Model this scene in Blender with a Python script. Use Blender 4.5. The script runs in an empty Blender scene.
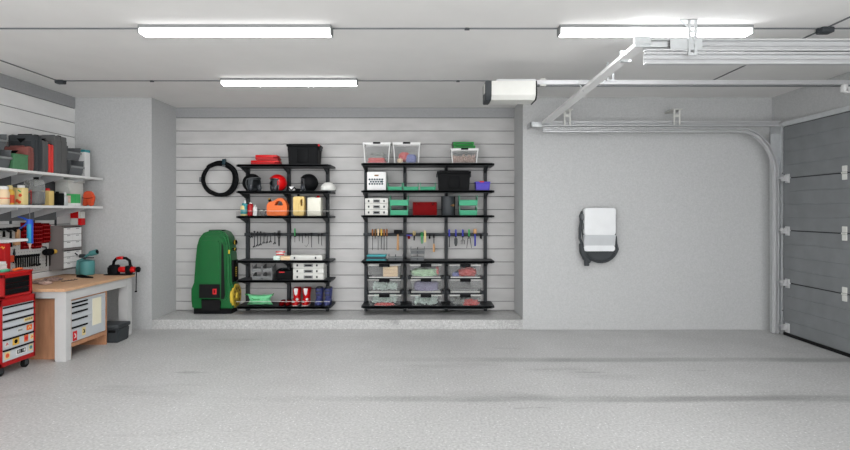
import bpy, bmesh, math, random
from mathutils import Vector, Matrix, noise
R = random.Random(7)
C = bpy.context.scene.collection
F = 515.0; CX = 427.0; CY = 212.0; CH = 1.52
def U(px, Y): return (px - CX) / F * Y
def V(py, Y): return CH + (CY - py) / F * Y
def lin(c):
    return tuple(((x/255)/12.92 if x/255 <= .04045 else ((x/255+.055)/1.055)**2.4) for x in c)
# ------------------------------------------------------------------ materials
def mat(name, rgb, rough=.5, metal=0, var=0, scale=8, bump=0, bscale=60, spec=.33, emit=0, detail=4, stretch=None):
    m = bpy.data.materials.new(name); m.use_nodes = True
    nt = m.node_tree; b = nt.nodes['Principled BSDF']
    col = lin(rgb) + (1,)
    b.inputs['Base Color'].default_value = col
    b.inputs['Roughness'].default_value = rough
    b.inputs['Metallic'].default_value = metal
    b.inputs['Specular IOR Level'].default_value = spec
    tc = nt.nodes.new('ShaderNodeTexCoord')
    src = tc.outputs['Object']
    if stretch:
        mp = nt.nodes.new('ShaderNodeMapping'); mp.inputs['Scale'].default_value = stretch
        nt.links.new(src, mp.inputs['Vector']); src = mp.outputs['Vector']
    n = nt.nodes.new('ShaderNodeTexNoise'); n.inputs['Scale'].default_value = scale; n.inputs['Detail'].default_value = detail
    nt.links.new(src, n.inputs['Vector'])
    v = var if var else .03
    r = nt.nodes.new('ShaderNodeMapRange'); r.inputs[1].default_value = .3; r.inputs[2].default_value = .7
    r.inputs[3].default_value = 1 - v; r.inputs[4].default_value = 1 + v
    nt.links.new(n.outputs['Fac'], r.inputs[0])
    mx = nt.nodes.new('ShaderNodeVectorMath'); mx.operation = 'SCALE'
    mx.inputs[0].default_value = col[:3]
    nt.links.new(r.outputs[0], mx.inputs['Scale']); nt.links.new(mx.outputs[0], b.inputs['Base Color'])
    if bump:
        n2 = nt.nodes.new('ShaderNodeTexNoise'); n2.inputs['Scale'].default_value = bscale; n2.inputs['Detail'].default_value = 3
        bp = nt.nodes.new('ShaderNodeBump'); bp.inputs['Strength'].default_value = bump; bp.inputs['Distance'].default_value = .01
        nt.links.new(src, n2.inputs['Vector']); nt.links.new(n2.outputs['Fac'], bp.inputs['Height']); nt.links.new(bp.outputs[0], b.inputs['Normal'])
    if emit:
        b.inputs['Emission Color'].default_value = col; b.inputs['Emission Strength'].default_value = emit
    return m
def clear(name, rgb, alpha, rough=.3, tint=.95):
    m = bpy.data.materials.new(name); m.use_nodes = True; nt = m.node_tree
    b = nt.nodes['Principled BSDF']; b.inputs['Base Color'].default_value = lin(rgb) + (1,); b.inputs['Roughness'].default_value = rough
    t = nt.nodes.new('ShaderNodeBsdfTransparent'); t.inputs[0].default_value = (tint, tint, tint, 1); mx = nt.nodes.new('ShaderNodeMixShader'); mx.inputs[0].default_value = alpha
    o = nt.nodes['Material Output']
    nt.links.new(t.outputs[0], mx.inputs[1]); nt.links.new(b.outputs[0], mx.inputs[2]); nt.links.new(mx.outputs[0], o.inputs['Surface'])
    return m
MT = {}
def mk(k, *a, **kw): MT[k] = mat(k, *a, **kw)
mk('plaster', (178,179,179), .9, var=.075, scale=55, bump=.25, bscale=90, detail=6)
mk('ceiling_paint', (220,219,217), .9, var=.02, scale=3)
mk('white', (218,218,217), .45); mk('off_white', (203,203,198), .5)
mk('metal_white', (190,191,192), .4, metal=.3)
mk('galv', (196,199,200), .42, metal=.5, var=.05, scale=20)
mk('galv_dark', (120,122,123), .5, metal=.5)
mk('black', (10,11,13), .6, spec=.12); mk('rack', (30,34,38), .5, spec=.3); mk('rubber', (18,18,19), .75, spec=.2)
mk('charcoal', (52,56,59), .55); mk('gray', (98,101,103), .55); mk('midgray', (128,130,130), .5); mk('case_gray', (88,88,88), .5)
mk('red', (160,12,16), .4); mk('bright_red', (190,12,16), .3); mk('deep_red', (104,2,6), .6, var=.1, spec=.08); mk('case_red', (215,62,56), .5)
mk('brown_case', (134,78,72), .5); mk('green_box', (76,124,88), .5, var=.1, scale=30)
mk('mower_green', (10,92,42), .32, var=.05); mk('yellow', (205,176,60), .5)
mk('mint', (66,160,122), .45); mk('leaf', (44,135,62), .6, var=.1); mk('pale_green', (112,196,142), .7, var=.12, scale=25)
mk('purple', (76,64,176), .5); mk('blue', (58,62,168), .45); mk('boot_blue', (58,64,112), .6, var=.1)
mk('orange', (222,108,46), .45); mk('cream', (218,198,138), .5); mk('canister_yellow', (214,186,118), .5)
mk('ivory', (214,212,198), .5); mk('teal', (74,132,132), .45); mk('aqua', (52,140,146), .45); mk('dark_teal', (8,44,54), .4)
mk('wood_top', (198,158,124), .55, var=.1, scale=7, stretch=(8,1,8)); mk('wood_side', (176,128,96), .6, var=.14, scale=5, stretch=(6,6,1))
mk('wood_handle', (196,152,108), .6, var=.1); mk('brown_handle', (142,88,48), .5); mk('amber', (214,172,70), .5)
mk('apron', (189,189,188), .5); mk('drawer_gray', (186,190,194), .45); mk('taupe', (122,116,114), .55)
mk('peg', (186,186,184), .6); mk('steel', (150,152,155), .3, metal=.8); mk('dark_steel', (46,48,50), .4, metal=.4)
mk('cap_blue', (44,84,190), .4); mk('cartridge', (36,140,176), .35); mk('orange_red', (210,84,50), .6, var=.12, scale=30)
mk('pink_cloth', (205,96,96), .8, var=.12, scale=20); mk('gray_cloth', (140,142,138), .85, var=.2, scale=40); mk('beige', (226,200,164), .7, var=.05)
mk('violet_cloth', (128,124,150), .85, var=.1); mk('pale_cloth', (176,206,172), .8, var=.15, scale=30); mk('blue_cloth', (112,120,176), .8)
mk('glove', (146,122,112), .85, var=.25, scale=30); mk('scrap', (206,222,214), .6, var=.2, scale=60); mk('scrap_red', (190,74,70), .7, var=.2, scale=40)
mk('scrap_beige', (206,178,166), .8, var=.2, scale=60); mk('door_panel', (114,117,119), .5, var=.08, scale=5, bump=.1, bscale=15)
mk('seam', (24,27,30), .7); mk('gap', (78,80,82), .9); mk('paper', (226,220,196), .8); mk('cap_green', (60,160,90), .5)
mk('brown', (110,76,30), .5); mk('label_red', (200,34,40), .5); mk('charger_white', (214,216,217), .3)
mk('charger_band', (186,189,191), .35); mk('visor', (52,55,60), .25)
mk('lamp_glow', (255,255,255), .5, emit=1.0)
mk('lamp_led', (253,254,255), .5, emit=20.0)
MT['clear'] = clear('clear_plastic', (225,228,228), .06, .3, .93); MT['clearer'] = clear('acrylic', (225,228,230), .0, .15, .93)
MT['jug_clear'] = clear('jug_plastic', (210,212,210), .2, .3, .95)
# siding: painted concrete-look boards
mk('siding', (181,180,179), .75, var=.07, scale=3, bump=.15, bscale=25, detail=8, stretch=(1,1,2.5))
mk('siding_white', (222,222,221), .7, var=.05, scale=3, bump=.15, bscale=25, detail=8, stretch=(1,1,2.5))
mk('top_band_gray', (150,151,152), .8, var=.04, scale=40)  # grey of the recess wall's shade strip and the left wall's top band
def floor_mat():
    m = bpy.data.materials.new('polished_concrete'); m.use_nodes = True; nt = m.node_tree; b = nt.nodes['Principled BSDF']
    N = nt.nodes.new; L = nt.links.new
    tc = N('ShaderNodeTexCoord')
    def noi(s, d, st=(1,1,1), off=(0,0,0)):
        mp = N('ShaderNodeMapping'); mp.inputs['Scale'].default_value = st; mp.inputs['Location'].default_value = off
        n = N('ShaderNodeTexNoise'); n.inputs['Scale'].default_value = s; n.inputs['Detail'].default_value = d
        L(tc.outputs['Object'], mp.inputs[0]); L(mp.outputs[0], n.inputs['Vector']); return n.outputs['Fac']
    def rng(x, a, c, lo, hi):
        r = N('ShaderNodeMapRange'); r.inputs[1].default_value = a; r.inputs[2].default_value = c; r.inputs[3].default_value = lo; r.inputs[4].default_value = hi
        L(x, r.inputs[0]); return r.outputs[0]
    def mul(a, c):
        q = N('ShaderNodeMath'); q.operation = 'MULTIPLY'; L(a, q.inputs[0]); L(c, q.inputs[1]); return q.outputs[0]
    big = rng(noi(.9, 5), .3, .7, .94, 1.05)
    fine = rng(noi(52, 6), .3, .7, .78, 1.2)
    vo = N('ShaderNodeTexVoronoi'); vo.inputs['Scale'].default_value = 30; L(tc.outputs['Object'], vo.inputs['Vector'])
    speck = rng(vo.outputs['Distance'], .05, .17, 1.8, 1.0)
    scuff = mul(rng(noi(1.6, 7, (.35,1.6,1), (3,1,0)), .60, .72, 1, .80), rng(noi(2.6, 9, (.5,2.2,1), (9,4,0)), .68, .76, 1, .68))
    # two long darker bands crossing the concrete
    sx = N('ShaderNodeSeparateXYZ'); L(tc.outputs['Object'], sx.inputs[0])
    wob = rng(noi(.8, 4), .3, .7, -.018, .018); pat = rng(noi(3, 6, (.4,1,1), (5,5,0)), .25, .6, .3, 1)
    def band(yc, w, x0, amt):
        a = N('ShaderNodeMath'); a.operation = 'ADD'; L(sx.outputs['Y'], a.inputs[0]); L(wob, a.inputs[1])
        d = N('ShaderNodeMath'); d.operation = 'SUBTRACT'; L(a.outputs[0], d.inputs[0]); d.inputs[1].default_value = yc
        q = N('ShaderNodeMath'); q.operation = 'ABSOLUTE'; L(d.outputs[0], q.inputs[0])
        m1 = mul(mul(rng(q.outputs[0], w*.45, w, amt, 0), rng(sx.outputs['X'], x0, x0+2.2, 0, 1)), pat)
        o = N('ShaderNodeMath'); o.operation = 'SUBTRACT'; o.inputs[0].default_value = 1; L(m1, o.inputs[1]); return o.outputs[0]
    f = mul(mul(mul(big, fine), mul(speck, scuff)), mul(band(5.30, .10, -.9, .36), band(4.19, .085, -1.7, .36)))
    sc = N('ShaderNodeVectorMath'); sc.operation = 'SCALE'; sc.inputs[0].default_value = lin((176,176,175))
    L(f, sc.inputs['Scale']); L(sc.outputs[0], b.inputs['Base Color'])
    L(rng(noi(2.5, 6), .3, .7, .34, .5), b.inputs['Roughness'])
    b.inputs['Specular IOR Level'].default_value = .45
    return m
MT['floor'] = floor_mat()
mk('tread', (112,112,111), .6, var=.2, scale=9, detail=8)
# ------------------------------------------------------------------ mesh builder
class M:
    def __init__(s): s.bm = bmesh.new()
    def add(s, t, mx=None):
        me = bpy.data.meshes.new('t'); t.to_mesh(me); t.free()
        if mx: me.transform(mx)
        s.bm.from_mesh(me); bpy.data.meshes.remove(me); return s
    def box(s, x0, x1, y0, y1, z0, z1, b=0, seg=2):
        t = bmesh.new(); bmesh.ops.create_cube(t, size=1)
        for v in t.verts:
            v.co = Vector(((x0+x1)/2+v.co.x*(x1-x0), (y0+y1)/2+v.co.y*(y1-y0), (z0+z1)/2+v.co.z*(z1-z0)))
        if b: bmesh.ops.bevel(t, geom=t.edges[:], offset=min(b, .45*min(abs(x1-x0),abs(y1-y0),abs(z1-z0))), segments=seg, affect='EDGES', profile=.5)
        return s.add(t)
    def taper(s, x0, x1, y0, y1, z0, z1, k=.85, b=0):   # box narrowing to its foot
        t = bmesh.new(); bmesh.ops.create_cube(t, size=1)
        for v in t.verts:
            q = 1 if v.co.z > 0 else k
            v.co = Vector(((x0+x1)/2+v.co.x*(x1-x0)*q, (y0+y1)/2+v.co.y*(y1-y0)*q, (z0+z1)/2+v.co.z*(z1-z0)))
        if b: bmesh.ops.bevel(t, geom=t.edges[:], offset=b, segments=2, affect='EDGES')
        return s.add(t)
    def tub(s, x0, x1, y0, y1, z0, z1, k=.88, w=.006):  # open-topped tapered container with wall thickness
        t = bmesh.new(); cx, cy = (x0+x1)/2, (y0+y1)/2
        def ring(q, ins, z): return [t.verts.new((cx+sx*((x1-x0)/2*q-ins), cy+sy*((y1-y0)/2*q-ins), z)) for sx, sy in ((-1,-1),(1,-1),(1,1),(-1,1))]
        a = ring(k, 0, z0); b = ring(1, 0, z1); c = ring(1, w, z1); d = ring(k, w, z0+w)
        for p, q in ((a,b),(b,c),(c,d)):
            for i in range(4): t.faces.new((p[i], p[(i+1)%4], q[(i+1)%4], q[i]))
        t.faces.new(a[::-1]); t.faces.new(d)
        return s.add(t)
    def cyl(s, p0, p1, r0, r1=None, n=16):
        r1 = r0 if r1 is None else r1
        p0, p1 = Vector(p0), Vector(p1); d = p1-p0
        t = bmesh.new(); bmesh.ops.create_cone(t, cap_ends=True, segments=n, radius1=r0, radius2=r1, depth=d.length)
        return s.add(t, Matrix.Translation((p0+p1)/2) @ d.to_track_quat('Z','Y').to_matrix().to_4x4())
    def lathe(s, prof, c, n=24, ax='Z'):  # prof: (r, h)
        t = bmesh.new(); rings = []
        for r, h in prof:
            rings.append([t.verts.new((r*math.cos(2*math.pi*i/n), r*math.sin(2*math.pi*i/n), h)) for i in range(n)])
        for a, b in zip(rings, rings[1:]):
            for i in range(n): t.faces.new((a[i], a[(i+1)%n], b[(i+1)%n], b[i]))
        t.faces.new(rings[0][::-1]); t.faces.new(rings[-1])
        bmesh.ops.remove_doubles(t, verts=t.verts[:], dist=1e-5)
        mx = Matrix.Translation(c)
        if ax == 'X': mx = mx @ Matrix.Rotation(math.pi/2, 4, 'Y')
        if ax == 'Y': mx = mx @ Matrix.Rotation(-math.pi/2, 4, 'X')
        return s.add(t, mx)
    def tube(s, pts, r, n=8, closed=False):
        pts = [Vector(p) for p in pts]; t = bmesh.new(); rings = []; N_ = len(pts); up = None
        for i, p in enumerate(pts):
            a = pts[(i-1) % N_] if (closed or i) else p; b = pts[(i+1) % N_] if (closed or i < N_-1) else p
            d = (b-a).normalized()
            if up is None: up = d.orthogonal().normalized()
            up = (up - d*up.dot(d)).normalized(); sd = d.cross(up)
            rr = r[i] if isinstance(r, (list, tuple)) else r
            rings.append([t.verts.new(p + up*rr*math.cos(2*math.pi*k/n) + sd*rr*math.sin(2*math.pi*k/n)) for k in range(n)])
        m = N_ if closed else N_-1
        for i in range(m):
            a, b = rings[i], rings[(i+1) % N_]
            for k in range(n): t.faces.new((a[k], a[(k+1)%n], b[(k+1)%n], b[k]))
        if not closed: t.faces.new(rings[0][::-1]); t.faces.new(rings[-1])
        return s.add(t)
    def prism(s, pts, lo, hi, ax='Y', b=0):   # outline extruded along an axis; pts are the other two coordinates in order
        t = bmesh.new()
        f = {'Y': lambda p, h: (p[0], h, p[1]), 'X': lambda p, h: (h, p[0], p[1]), 'Z': lambda p, h: (p[0], p[1], h)}[ax]
        vs = [t.verts.new(f(p, lo)) for p in pts]; t.faces.new(vs)
        ex = bmesh.ops.extrude_face_region(t, geom=t.faces[:])
        dv = {'Y': (0,hi-lo,0), 'X': (hi-lo,0,0), 'Z': (0,0,hi-lo)}[ax]
        bmesh.ops.translate(t, vec=dv, verts=[v for v in ex['geom'] if isinstance(v, bmesh.types.BMVert)])
        bmesh.ops.recalc_face_normals(t, faces=t.faces[:])
        if b:
            es = [e for e in t.edges if len(e.link_faces) == 2 and e.calc_face_angle(0) > .6]
            bmesh.ops.bevel(t, geom=es, offset=b, segments=2, affect='EDGES')
        return s.add(t)
    def lump(s, c, sz, amp=.15, freq=6, seed=0, pw=1.0, flat=None, sub=4):
        t = bmesh.new(); bmesh.ops.create_icosphere(t, subdivisions=sub, radius=1)
        for v in t.verts:
            d = v.co.normalized()
            e = Vector([math.copysign(abs(q)**pw, q) for q in d])
            k = 1 + amp*noise.noise(d*freq*.4 + Vector((seed*7.3, seed, 0))) + amp*.5*noise.noise(d*freq + Vector((seed, 0, seed*3)))
            v.co = Vector((c[0]+e.x*sz[0]*k, c[1]+e.y*sz[1]*k, c[2]+e.z*sz[2]*k))
            if flat is not None and v.co.z < flat: v.co.z = flat
        return s.add(t)
    def sphere(s, c, sz, n=24, keep=None, inner=0):
        t = bmesh.new(); bmesh.ops.create_uvsphere(t, u_segments=n*2, v_segments=n, radius=1)
        if keep:
            bmesh.ops.delete(t, geom=[f for f in t.faces if not keep(f.calc_center_median())], context='FACES')
            if inner: bmesh.ops.solidify(t, geom=t.faces[:], thickness=inner)
        for v in t.verts: v.co = Vector((c[0]+v.co.x*sz[0], c[1]+v.co.y*sz[1], c[2]+v.co.z*sz[2]))
        return s.add(t)
    def loft(s, rings, n=20, pw=2.0):   # rings: (cx,cy,z,rx,ry) super-ellipse sections stacked upward
        t = bmesh.new(); rs = []
        for cx, cy, z, rx, ry in rings:
            r_ = []
            for i in range(n):
                a = 2*math.pi*i/n; c_, s_ = math.cos(a), math.sin(a)
                r_.append(t.verts.new((cx+rx*math.copysign(abs(c_)**(2/pw), c_), cy+ry*math.copysign(abs(s_)**(2/pw), s_), z)))
            rs.append(r_)
        for a, b in zip(rs, rs[1:]):
            for i in range(n): t.faces.new((a[i], a[(i+1)%n], b[(i+1)%n], b[i]))
        t.faces.new(rs[0][::-1]); t.faces.new(rs[-1])
        return s.add(t)
WL = {}
def link(name, m, material, parent=None, smooth=False, org=None):
    me = bpy.data.meshes.new(name)
    bmesh.ops.recalc_face_normals(m.bm, faces=m.bm.faces[:])
    if parent is not None: org = WL[parent.name]
    if org is None:
        xs = [v.co for v in m.bm.verts]
        org = Vector(((min(v.x for v in xs)+max(v.x for v in xs))/2, (min(v.y for v in xs)+max(v.y for v in xs))/2, min(v.z for v in xs)))
    org = Vector(org)
    bmesh.ops.translate(m.bm, vec=-org, verts=m.bm.verts[:])
    m.bm.to_mesh(me); m.bm.free()
    for mm in ([material] if isinstance(material, str) else material): me.materials.append(MT[mm])
    if smooth:
        for p in me.polygons: p.use_smooth = True
        if smooth != 2: me.set_sharp_from_angle(angle=math.radians(38))
    o = bpy.data.objects.new(name, me); C.objects.link(o)
    if parent is not None: o.parent = parent
    else: o.location = org
    WL[o.name] = org
    return o
P = link
def T(name, label, cat, loc, group=None, kind=None):
    o = bpy.data.objects.new(name, None); o.empty_display_size = .05; C.objects.link(o); o.location = loc
    o['label'] = label; o['category'] = cat
    if group: o['group'] = group
    if kind: o['kind'] = kind
    WL[o.name] = Vector(loc); return o
def S(name, m, material, label, cat, group=None, smooth=False, kind=None):
    o = link(name, m, material, None, smooth); o['label'] = label; o['category'] = cat
    if group: o['group'] = group
    if kind: o['kind'] = kind
    return o
def ST(name, m, material, smooth=False):
    o = link(name, m, material, None, smooth, org=(0,0,0)); o['kind'] = 'structure'; return o
def dup(root, loc, label, rotz=None):
    r = root.copy(); C.objects.link(r); r.location = loc; r['label'] = label
    if rotz is not None: r.rotation_euler = (0,0,rotz)
    WL[r.name] = Vector(loc)
    for ch in list(root.children):
        c = ch.copy(); C.objects.link(c); c.parent = r
        for g in list(ch.children):
            d = g.copy(); C.objects.link(d); d.parent = c
    return r
# ------------------------------------------------------------------ room
XL, XR, YW, YR, HT = -4.55, 4.463, 6.66, 7.30, 3.0
RX0, RX1 = -3.56, 1.24
YB = -.8
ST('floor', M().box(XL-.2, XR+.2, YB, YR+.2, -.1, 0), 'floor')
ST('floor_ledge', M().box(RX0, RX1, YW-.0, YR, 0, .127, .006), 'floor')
ST('ceiling', M().box(XL-.2, XR+.2, YB, YR+.2, HT, HT+.1), 'ceiling_paint')
ST('wall_right', M().box(XR, XR+.2, YB, YR+.2, 0, HT), 'plaster')
ST('wall_back', M().box(XL-.2, RX0, YW, YR+.1, 0, HT).box(RX1, XR, YW, YR+.1, 0, HT), 'plaster')
PITCH, BASE = .1857, 1.554
def boards(along, lo, hi, face, out, zmax, z0=0.0):
    m = M(); z = BASE - PITCH*9
    while z < zmax:
        a, b = max(z, z0)+.0035, min(z+PITCH, zmax)-.0035
        if b-a > .01:
            if along == 'X': m.box(lo, hi, face, face+out, a, b, .003, 1)
            else: m.box(face-out, face, lo, hi, a, b, .003, 1)
        z += PITCH
    return m
m = boards('X', RX0, RX1, YR, .014, 2.854, .127); ST('wall_recess', m, 'siding')
ST('wall_recess_backing', M().box(RX0-.1, RX1+.1, YR+.014, YR+.15, 0, HT), 'gap')
m = boards('Y', YB, YW, XL, .014, 2.854); ST('wall_left', m, 'siding_white')
ST('wall_left_backing', M().box(XL-.2, XL-.014, YB, YW, 0, HT), 'gap')
ST('recess_top_shade', M().box(RX0, RX1, YR-.002, YR+.014, 2.858, HT), 'top_band_gray')  # grey strip standing in for the shade below the ceiling
ST('left_top_band', M().box(XL-.014, XL+.002, YB, YW, 2.858, HT), 'top_band_gray')  # plain grey band along the top of the left wall
# the darker floor bands sit in the floor material
# ------------------------------------------------------------------ ceiling lamps and cables
def lamp(x0, x1, Y, label):
    t = T('ceiling_light', label, 'ceiling light', ((x0+x1)/2, Y+.045, HT), 'slim ceiling light bars')
    P('housing', M().box(x0, x1, Y, Y+.1, 2.974, HT, .003).box(x0, x0+.008, Y, Y+.1, 2.93, 2.984).box(x1-.008, x1, Y, Y+.1, 2.93, 2.984), 'midgray', t)
    P('diffuser', M().box(x0+.008, x1-.008, Y+.004, Y+.096, 2.932, 2.9735, .002), 'lamp_glow', t, smooth=True)
    P('led_strip', M().box(x0+.02, x1-.02, Y+.012, Y+.088, 2.930, 2.9322), 'lamp_led', t)
YF = 4.06
lamp(U(137.5,YF), U(331,YF), YF, 'slim glowing ceiling light bar, the larger of the two on the racks side')
lamp(U(560,YF), U(754,YF), YF, 'slim glowing ceiling light bar behind the door track bracket, by the garage door')
YK = 5.68
lamp(U(220,YK), U(357,YK), YK, 'slim glowing ceiling light bar closest to the shelving racks, shorter looking')
lamp(-1.9, -.4, 1.2, 'added unseen fill light bar overhead, left row'); lamp(1.0, 2.5, 1.2, 'added unseen fill light bar overhead, door row')  # two added out-of-view bars that brighten the room
CBL = 'cables run along the ceiling'
def cable(pts, label): S('ceiling_cable', M().tube(pts, .0065, 6), 'gray', label, 'cable', CBL)
cable([(XL, 4.14, HT-.005), (XR, 4.14, HT-.005)], 'thin grey cable across the ceiling over the two larger light bars')
cable([(XL+.4, 5.79, HT-.005), (XR, 5.79, HT-.005)], 'thin grey cable across the ceiling over the light bar close to the racks')
cable([(-4.15, 0, HT-.005), (-4.15, 5.79, HT-.005)], 'thin grey cable on the ceiling running along above the workbench wall')
cable([(3.2, 0, HT-.005), (3.2, 5.79, HT-.005)], 'thin grey cable on the ceiling running towards the garage door side')
def jbox(x, y, w, label): S('junction_box', M().box(x-w, x+w, y-w*.8, y+w*.8, HT-w*.9, HT, w*.2).cyl((x-w*1.4,y,HT-.01),(x+w*1.4,y,HT-.01),.01), 'charcoal', label, 'junction box', 'ceiling junction boxes', True)
jbox(-4.12, 5.79, .045, 'black junction box on the ceiling above the workbench')
jbox(3.2, 4.14, .05, 'black junction box on the ceiling near the garage door rails')
jbox(U(467,4.14), 4.14, .014, 'tiny dark cable clip on the ceiling between the two larger light bars')
jbox(U(152,5.79), 5.79, .014, 'tiny dark cable clip on the ceiling above the grey pillar wall')
jbox(U(458,5.79), 5.79, .014, 'tiny dark cable clip on the ceiling beside the door opener')
# ------------------------------------------------------------------ garage door
DX, DY0, DY1 = 4.41, 3.98, 6.375
door = T('door_1', 'dark grey sectional garage door on the wall beside the charger', 'garage door', (DX, 5.2, 0)); door['kind'] = 'structure'
del door['category']
seams = [.035, .653, 1.293, 1.935, 2.575]
for a, b in zip(seams, seams[1:]):
    m = M(); h = (b-a-.012)/4
    for k in range(4): m.box(DX, DX+.04, DY0, DY1, a+.006+h*k+.0035, a+.006+h*(k+1)-.0035, .003, 1)
    m.box(DX+.004, DX+.045, DY0, DY1, a+.006, b-.006)
    P('door_panel', m, 'door_panel', door)
P('seam_gasket', M().box(DX+.012, DX+.04, DY0, DY1, .03, 2.58), 'seam', door)
P('bottom_seal', M().box(DX-.004, DX+.045, DY0, DY1, 0, .034, .006), 'rubber', door)
P('top_rail', M().box(DX-.012, DX+.045, DY0, DY1, 2.575, 2.63, .004), 'galv', door)
for z in seams[1:4]:
    for y in (5.43, 4.5):
        P('hinge', M().box(DX-.012, DX, y-.03, y+.03, z+.012, z+.075, .003).box(DX-.012, DX, y-.03, y+.03, z-.075, z-.012, .003).cyl((DX-.012,y-.03,z),(DX-.012,y+.03,z),.01), 'off_white', door)
for z in seams[1:4] + [.11]:
    P('roller_bracket', M().box(4.345, 4.425, 6.29, 6.33, z-.035, z+.035, .004).box(4.40, 4.425, 6.26, 6.33, z-.06, z+.05, .003).cyl((4.37,6.30,z+.005),(4.37,6.44,z+.005),.012).cyl((4.355,6.26,z+.012),(4.355,6.30,z+.012),.018), 'metal_white', door, True)
# wall side tracks
def sweep(path, prof):
    m = M(); t = bmesh.new(); rings = []
    for i, p in enumerate(path):
        a = path[max(i-1,0)]; b = path[min(i+1,len(path)-1)]
        d = Vector((b[0]-a[0], b[1]-a[1])).normalized(); nx, nz = -d.y, d.x
        rings.append([t.verts.new((p[0]+nx*n, y, p[1]+nz*n)) for n, y in prof])
    for a, b in zip(rings, rings[1:]):
        for k in range(len(prof)): t.faces.new((a[k], a[(k+1)%len(prof)], b[(k+1)%len(prof)], b[k]))
    t.faces.new(rings[0]); t.faces.new(rings[-1][::-1]); m.add(t); return m
def cprof(w, d, y, th=.005):  # C section, open to the room, ribbed
    return [(-w/2,y),(-w/2,y+d),(w/2,y+d),(w/2,y),(w/2-.012,y),(w/2-.012,y+d-th),(.006,y+d-th),(0,y+d-.014),(-.006,y+d-th),(-w/2+.012,y+d-th),(-w/2+.012,y)]
YT = 6.40
tr = T('garage_door_track', 'pale metal garage door track along the far wall curving down beside the door', 'door track', (4.35, YT, 0), 'garage door tracks')
zl = V(129.7, YT); xa, za = 3.89, 1.98
path = [(U(543.5,YT), zl), (2.5, zl), (xa, zl)]
for k in range(1, 13):
    a = math.pi/2*k/12; path.append((xa + (4.345-xa)*math.sin(a), zl - (zl-za)*(1-math.cos(a))))
path += [(4.345, 1.2), (4.345, 0.01)]
P('curved_rail', sweep(path, cprof(.058, .045, YT)), 'metal_white', tr)
zu = V(123.3, YT)
P('upper_rail', sweep([(U(542.5,YT), zu), (4.40, zu)], cprof(.066, .045, YT)), 'metal_white', tr)
P('jamb_angle', M().box(4.395, 4.43, YT-.01, YT+.0, 0.01, 2.62).box(4.425, 4.43, YT, YT+.25, 0.01, 2.62).box(4.31, 4.425, YT+.06, YT+.066, 0.01, 2.5), 'galv', tr)
for z in (.3, 1.3, 2.0): P('jamb_bolt', M().cyl((4.41,YT-.014,z),(4.41,YT-.008,z),.008), 'galv_dark', tr)
for px in (567.5, 677):
    x = U(px, YT)
    P('wall_bracket', M().box(x-.045, x-.028, YT-.008, YT, V(125,YT), V(109,YT)).box(x+.022, x+.04, YT-.008, YT, V(125,YT), V(109,YT)).box(x-.045, x+.04, YT-.007, YT-.002, V(117,YT), V(114.5,YT)).box(x-.045, x+.07, YT-.008, YW, V(109.6,YT), V(108.8,YT)), 'off_white', tr)
x = U(531,YT)
P('end_plate', M().box(x, x+.14, YT+.02, YT+.026, V(126.5,YT), V(121.5,YT)).cyl((x+.03,YT+.012,V(124,YT)),(x+.03,YT+.02,V(124,YT)),.008).box(x, x+.012, YT+.02, YW, V(126.5,YT), V(121.5,YT)), 'galv', tr)
# near track
YN = 3.97
nt_ = T('garage_door_track', 'pale metal garage door track hanging from the ceiling in front of a light bar', 'door track', (3, YN, 2.7), 'garage door tracks')
x0 = U(646, YN)
zt = lambda y: V(y, YN)
P('upper_rail', sweep([(x0, (zt(38.5)+zt(50.5))/2), (XR-.03, (zt(38.5)+zt(50.5))/2)], cprof(zt(38.5)-zt(50.5), .05, YN)), 'metal_white', nt_)
P('lower_rail', sweep([(x0, (zt(52)+zt(63.5))/2), (XR-.03, (zt(52)+zt(63.5))/2)], cprof(zt(52)-zt(63.5), .05, YN)), 'metal_white', nt_)
P('splice_plate', M().box(U(636,YN), U(668,YN), YN+.01, YN+.022, zt(41), zt(46.5)).box(U(634,YN), U(651,YN), YN-.012, YN+.015, zt(44), zt(36.5),.003).box(U(670,YN), U(702,YN), YN-.006, YN-.001, zt(49), zt(38.5)), 'galv', nt_)
xh = U(692, YN)
m = M().box(xh-.036, xh-.017, YN-.016, YN-.006, zt(56), HT).box(xh+.012, xh+.033, YN-.016, YN-.006, zt(56), HT)
for k in range(7): m.box(xh-.036, xh+.033, YN-.014, YN-.008, zt(56)+.045*k, zt(56)+.045*k+.016)
m.box(xh-.1, xh+.036, YN-.016, YN+.05, HT-.006, HT); m.tube([(xh-.095,YN-.01,HT-.005),(xh-.02,YN-.01,HT-.07)], .006)
P('hanger', m, 'galv', nt_)
m = M().box(3.6,3.62,YN-.014,YN-.004,zt(56),HT).box(3.66,3.68,YN-.014,YN-.004,zt(56),HT).box(3.6,3.68,YN-.014,YN-.004,2.8,2.82)
P('hanger', m, 'galv', nt_)
# cross bar joining both tracks
A = Vector((U(545,YT), YT-.03, V(124,YT))); B = Vector((U(645,YN), YN+.02, V(43,YN)))
cb = T('track_cross_bar', 'slanting pale steel bar joining the ends of the two garage door tracks', 'bar', tuple((A+B)/2))
d = (B-A); Lg = d.length; mx = Matrix.Translation((A+B)/2) @ d.to_track_quat('Y','Z').to_matrix().to_4x4()
def mbox(mm, x0, x1, y0, y1, z0, z1, mx, b=0):
    q = M().box(x0,x1,y0,y1,z0,z1,b); t = q.bm.copy(); q.bm.free(); mm.add(t, mx); return mm
m = M(); mbox(m, -.045, .05, -Lg/2, Lg/2, -.004, .0, mx); mbox(m, -.045, -.041, -Lg/2, Lg/2, -.0, .05, mx); mbox(m, .046, .05, -Lg/2, Lg/2, 0, .024, mx)
P('angle_bar', m, 'white', cb)
m = M(); mbox(m, -.043, -.036, -Lg/2, Lg/2, .048, .056, mx)
P('top_edge', m, 'galv_dark', cb)
m = M(); mbox(m, -.05, .035, Lg/2-.34, Lg/2-.31, -.02, .07, mx)
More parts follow.
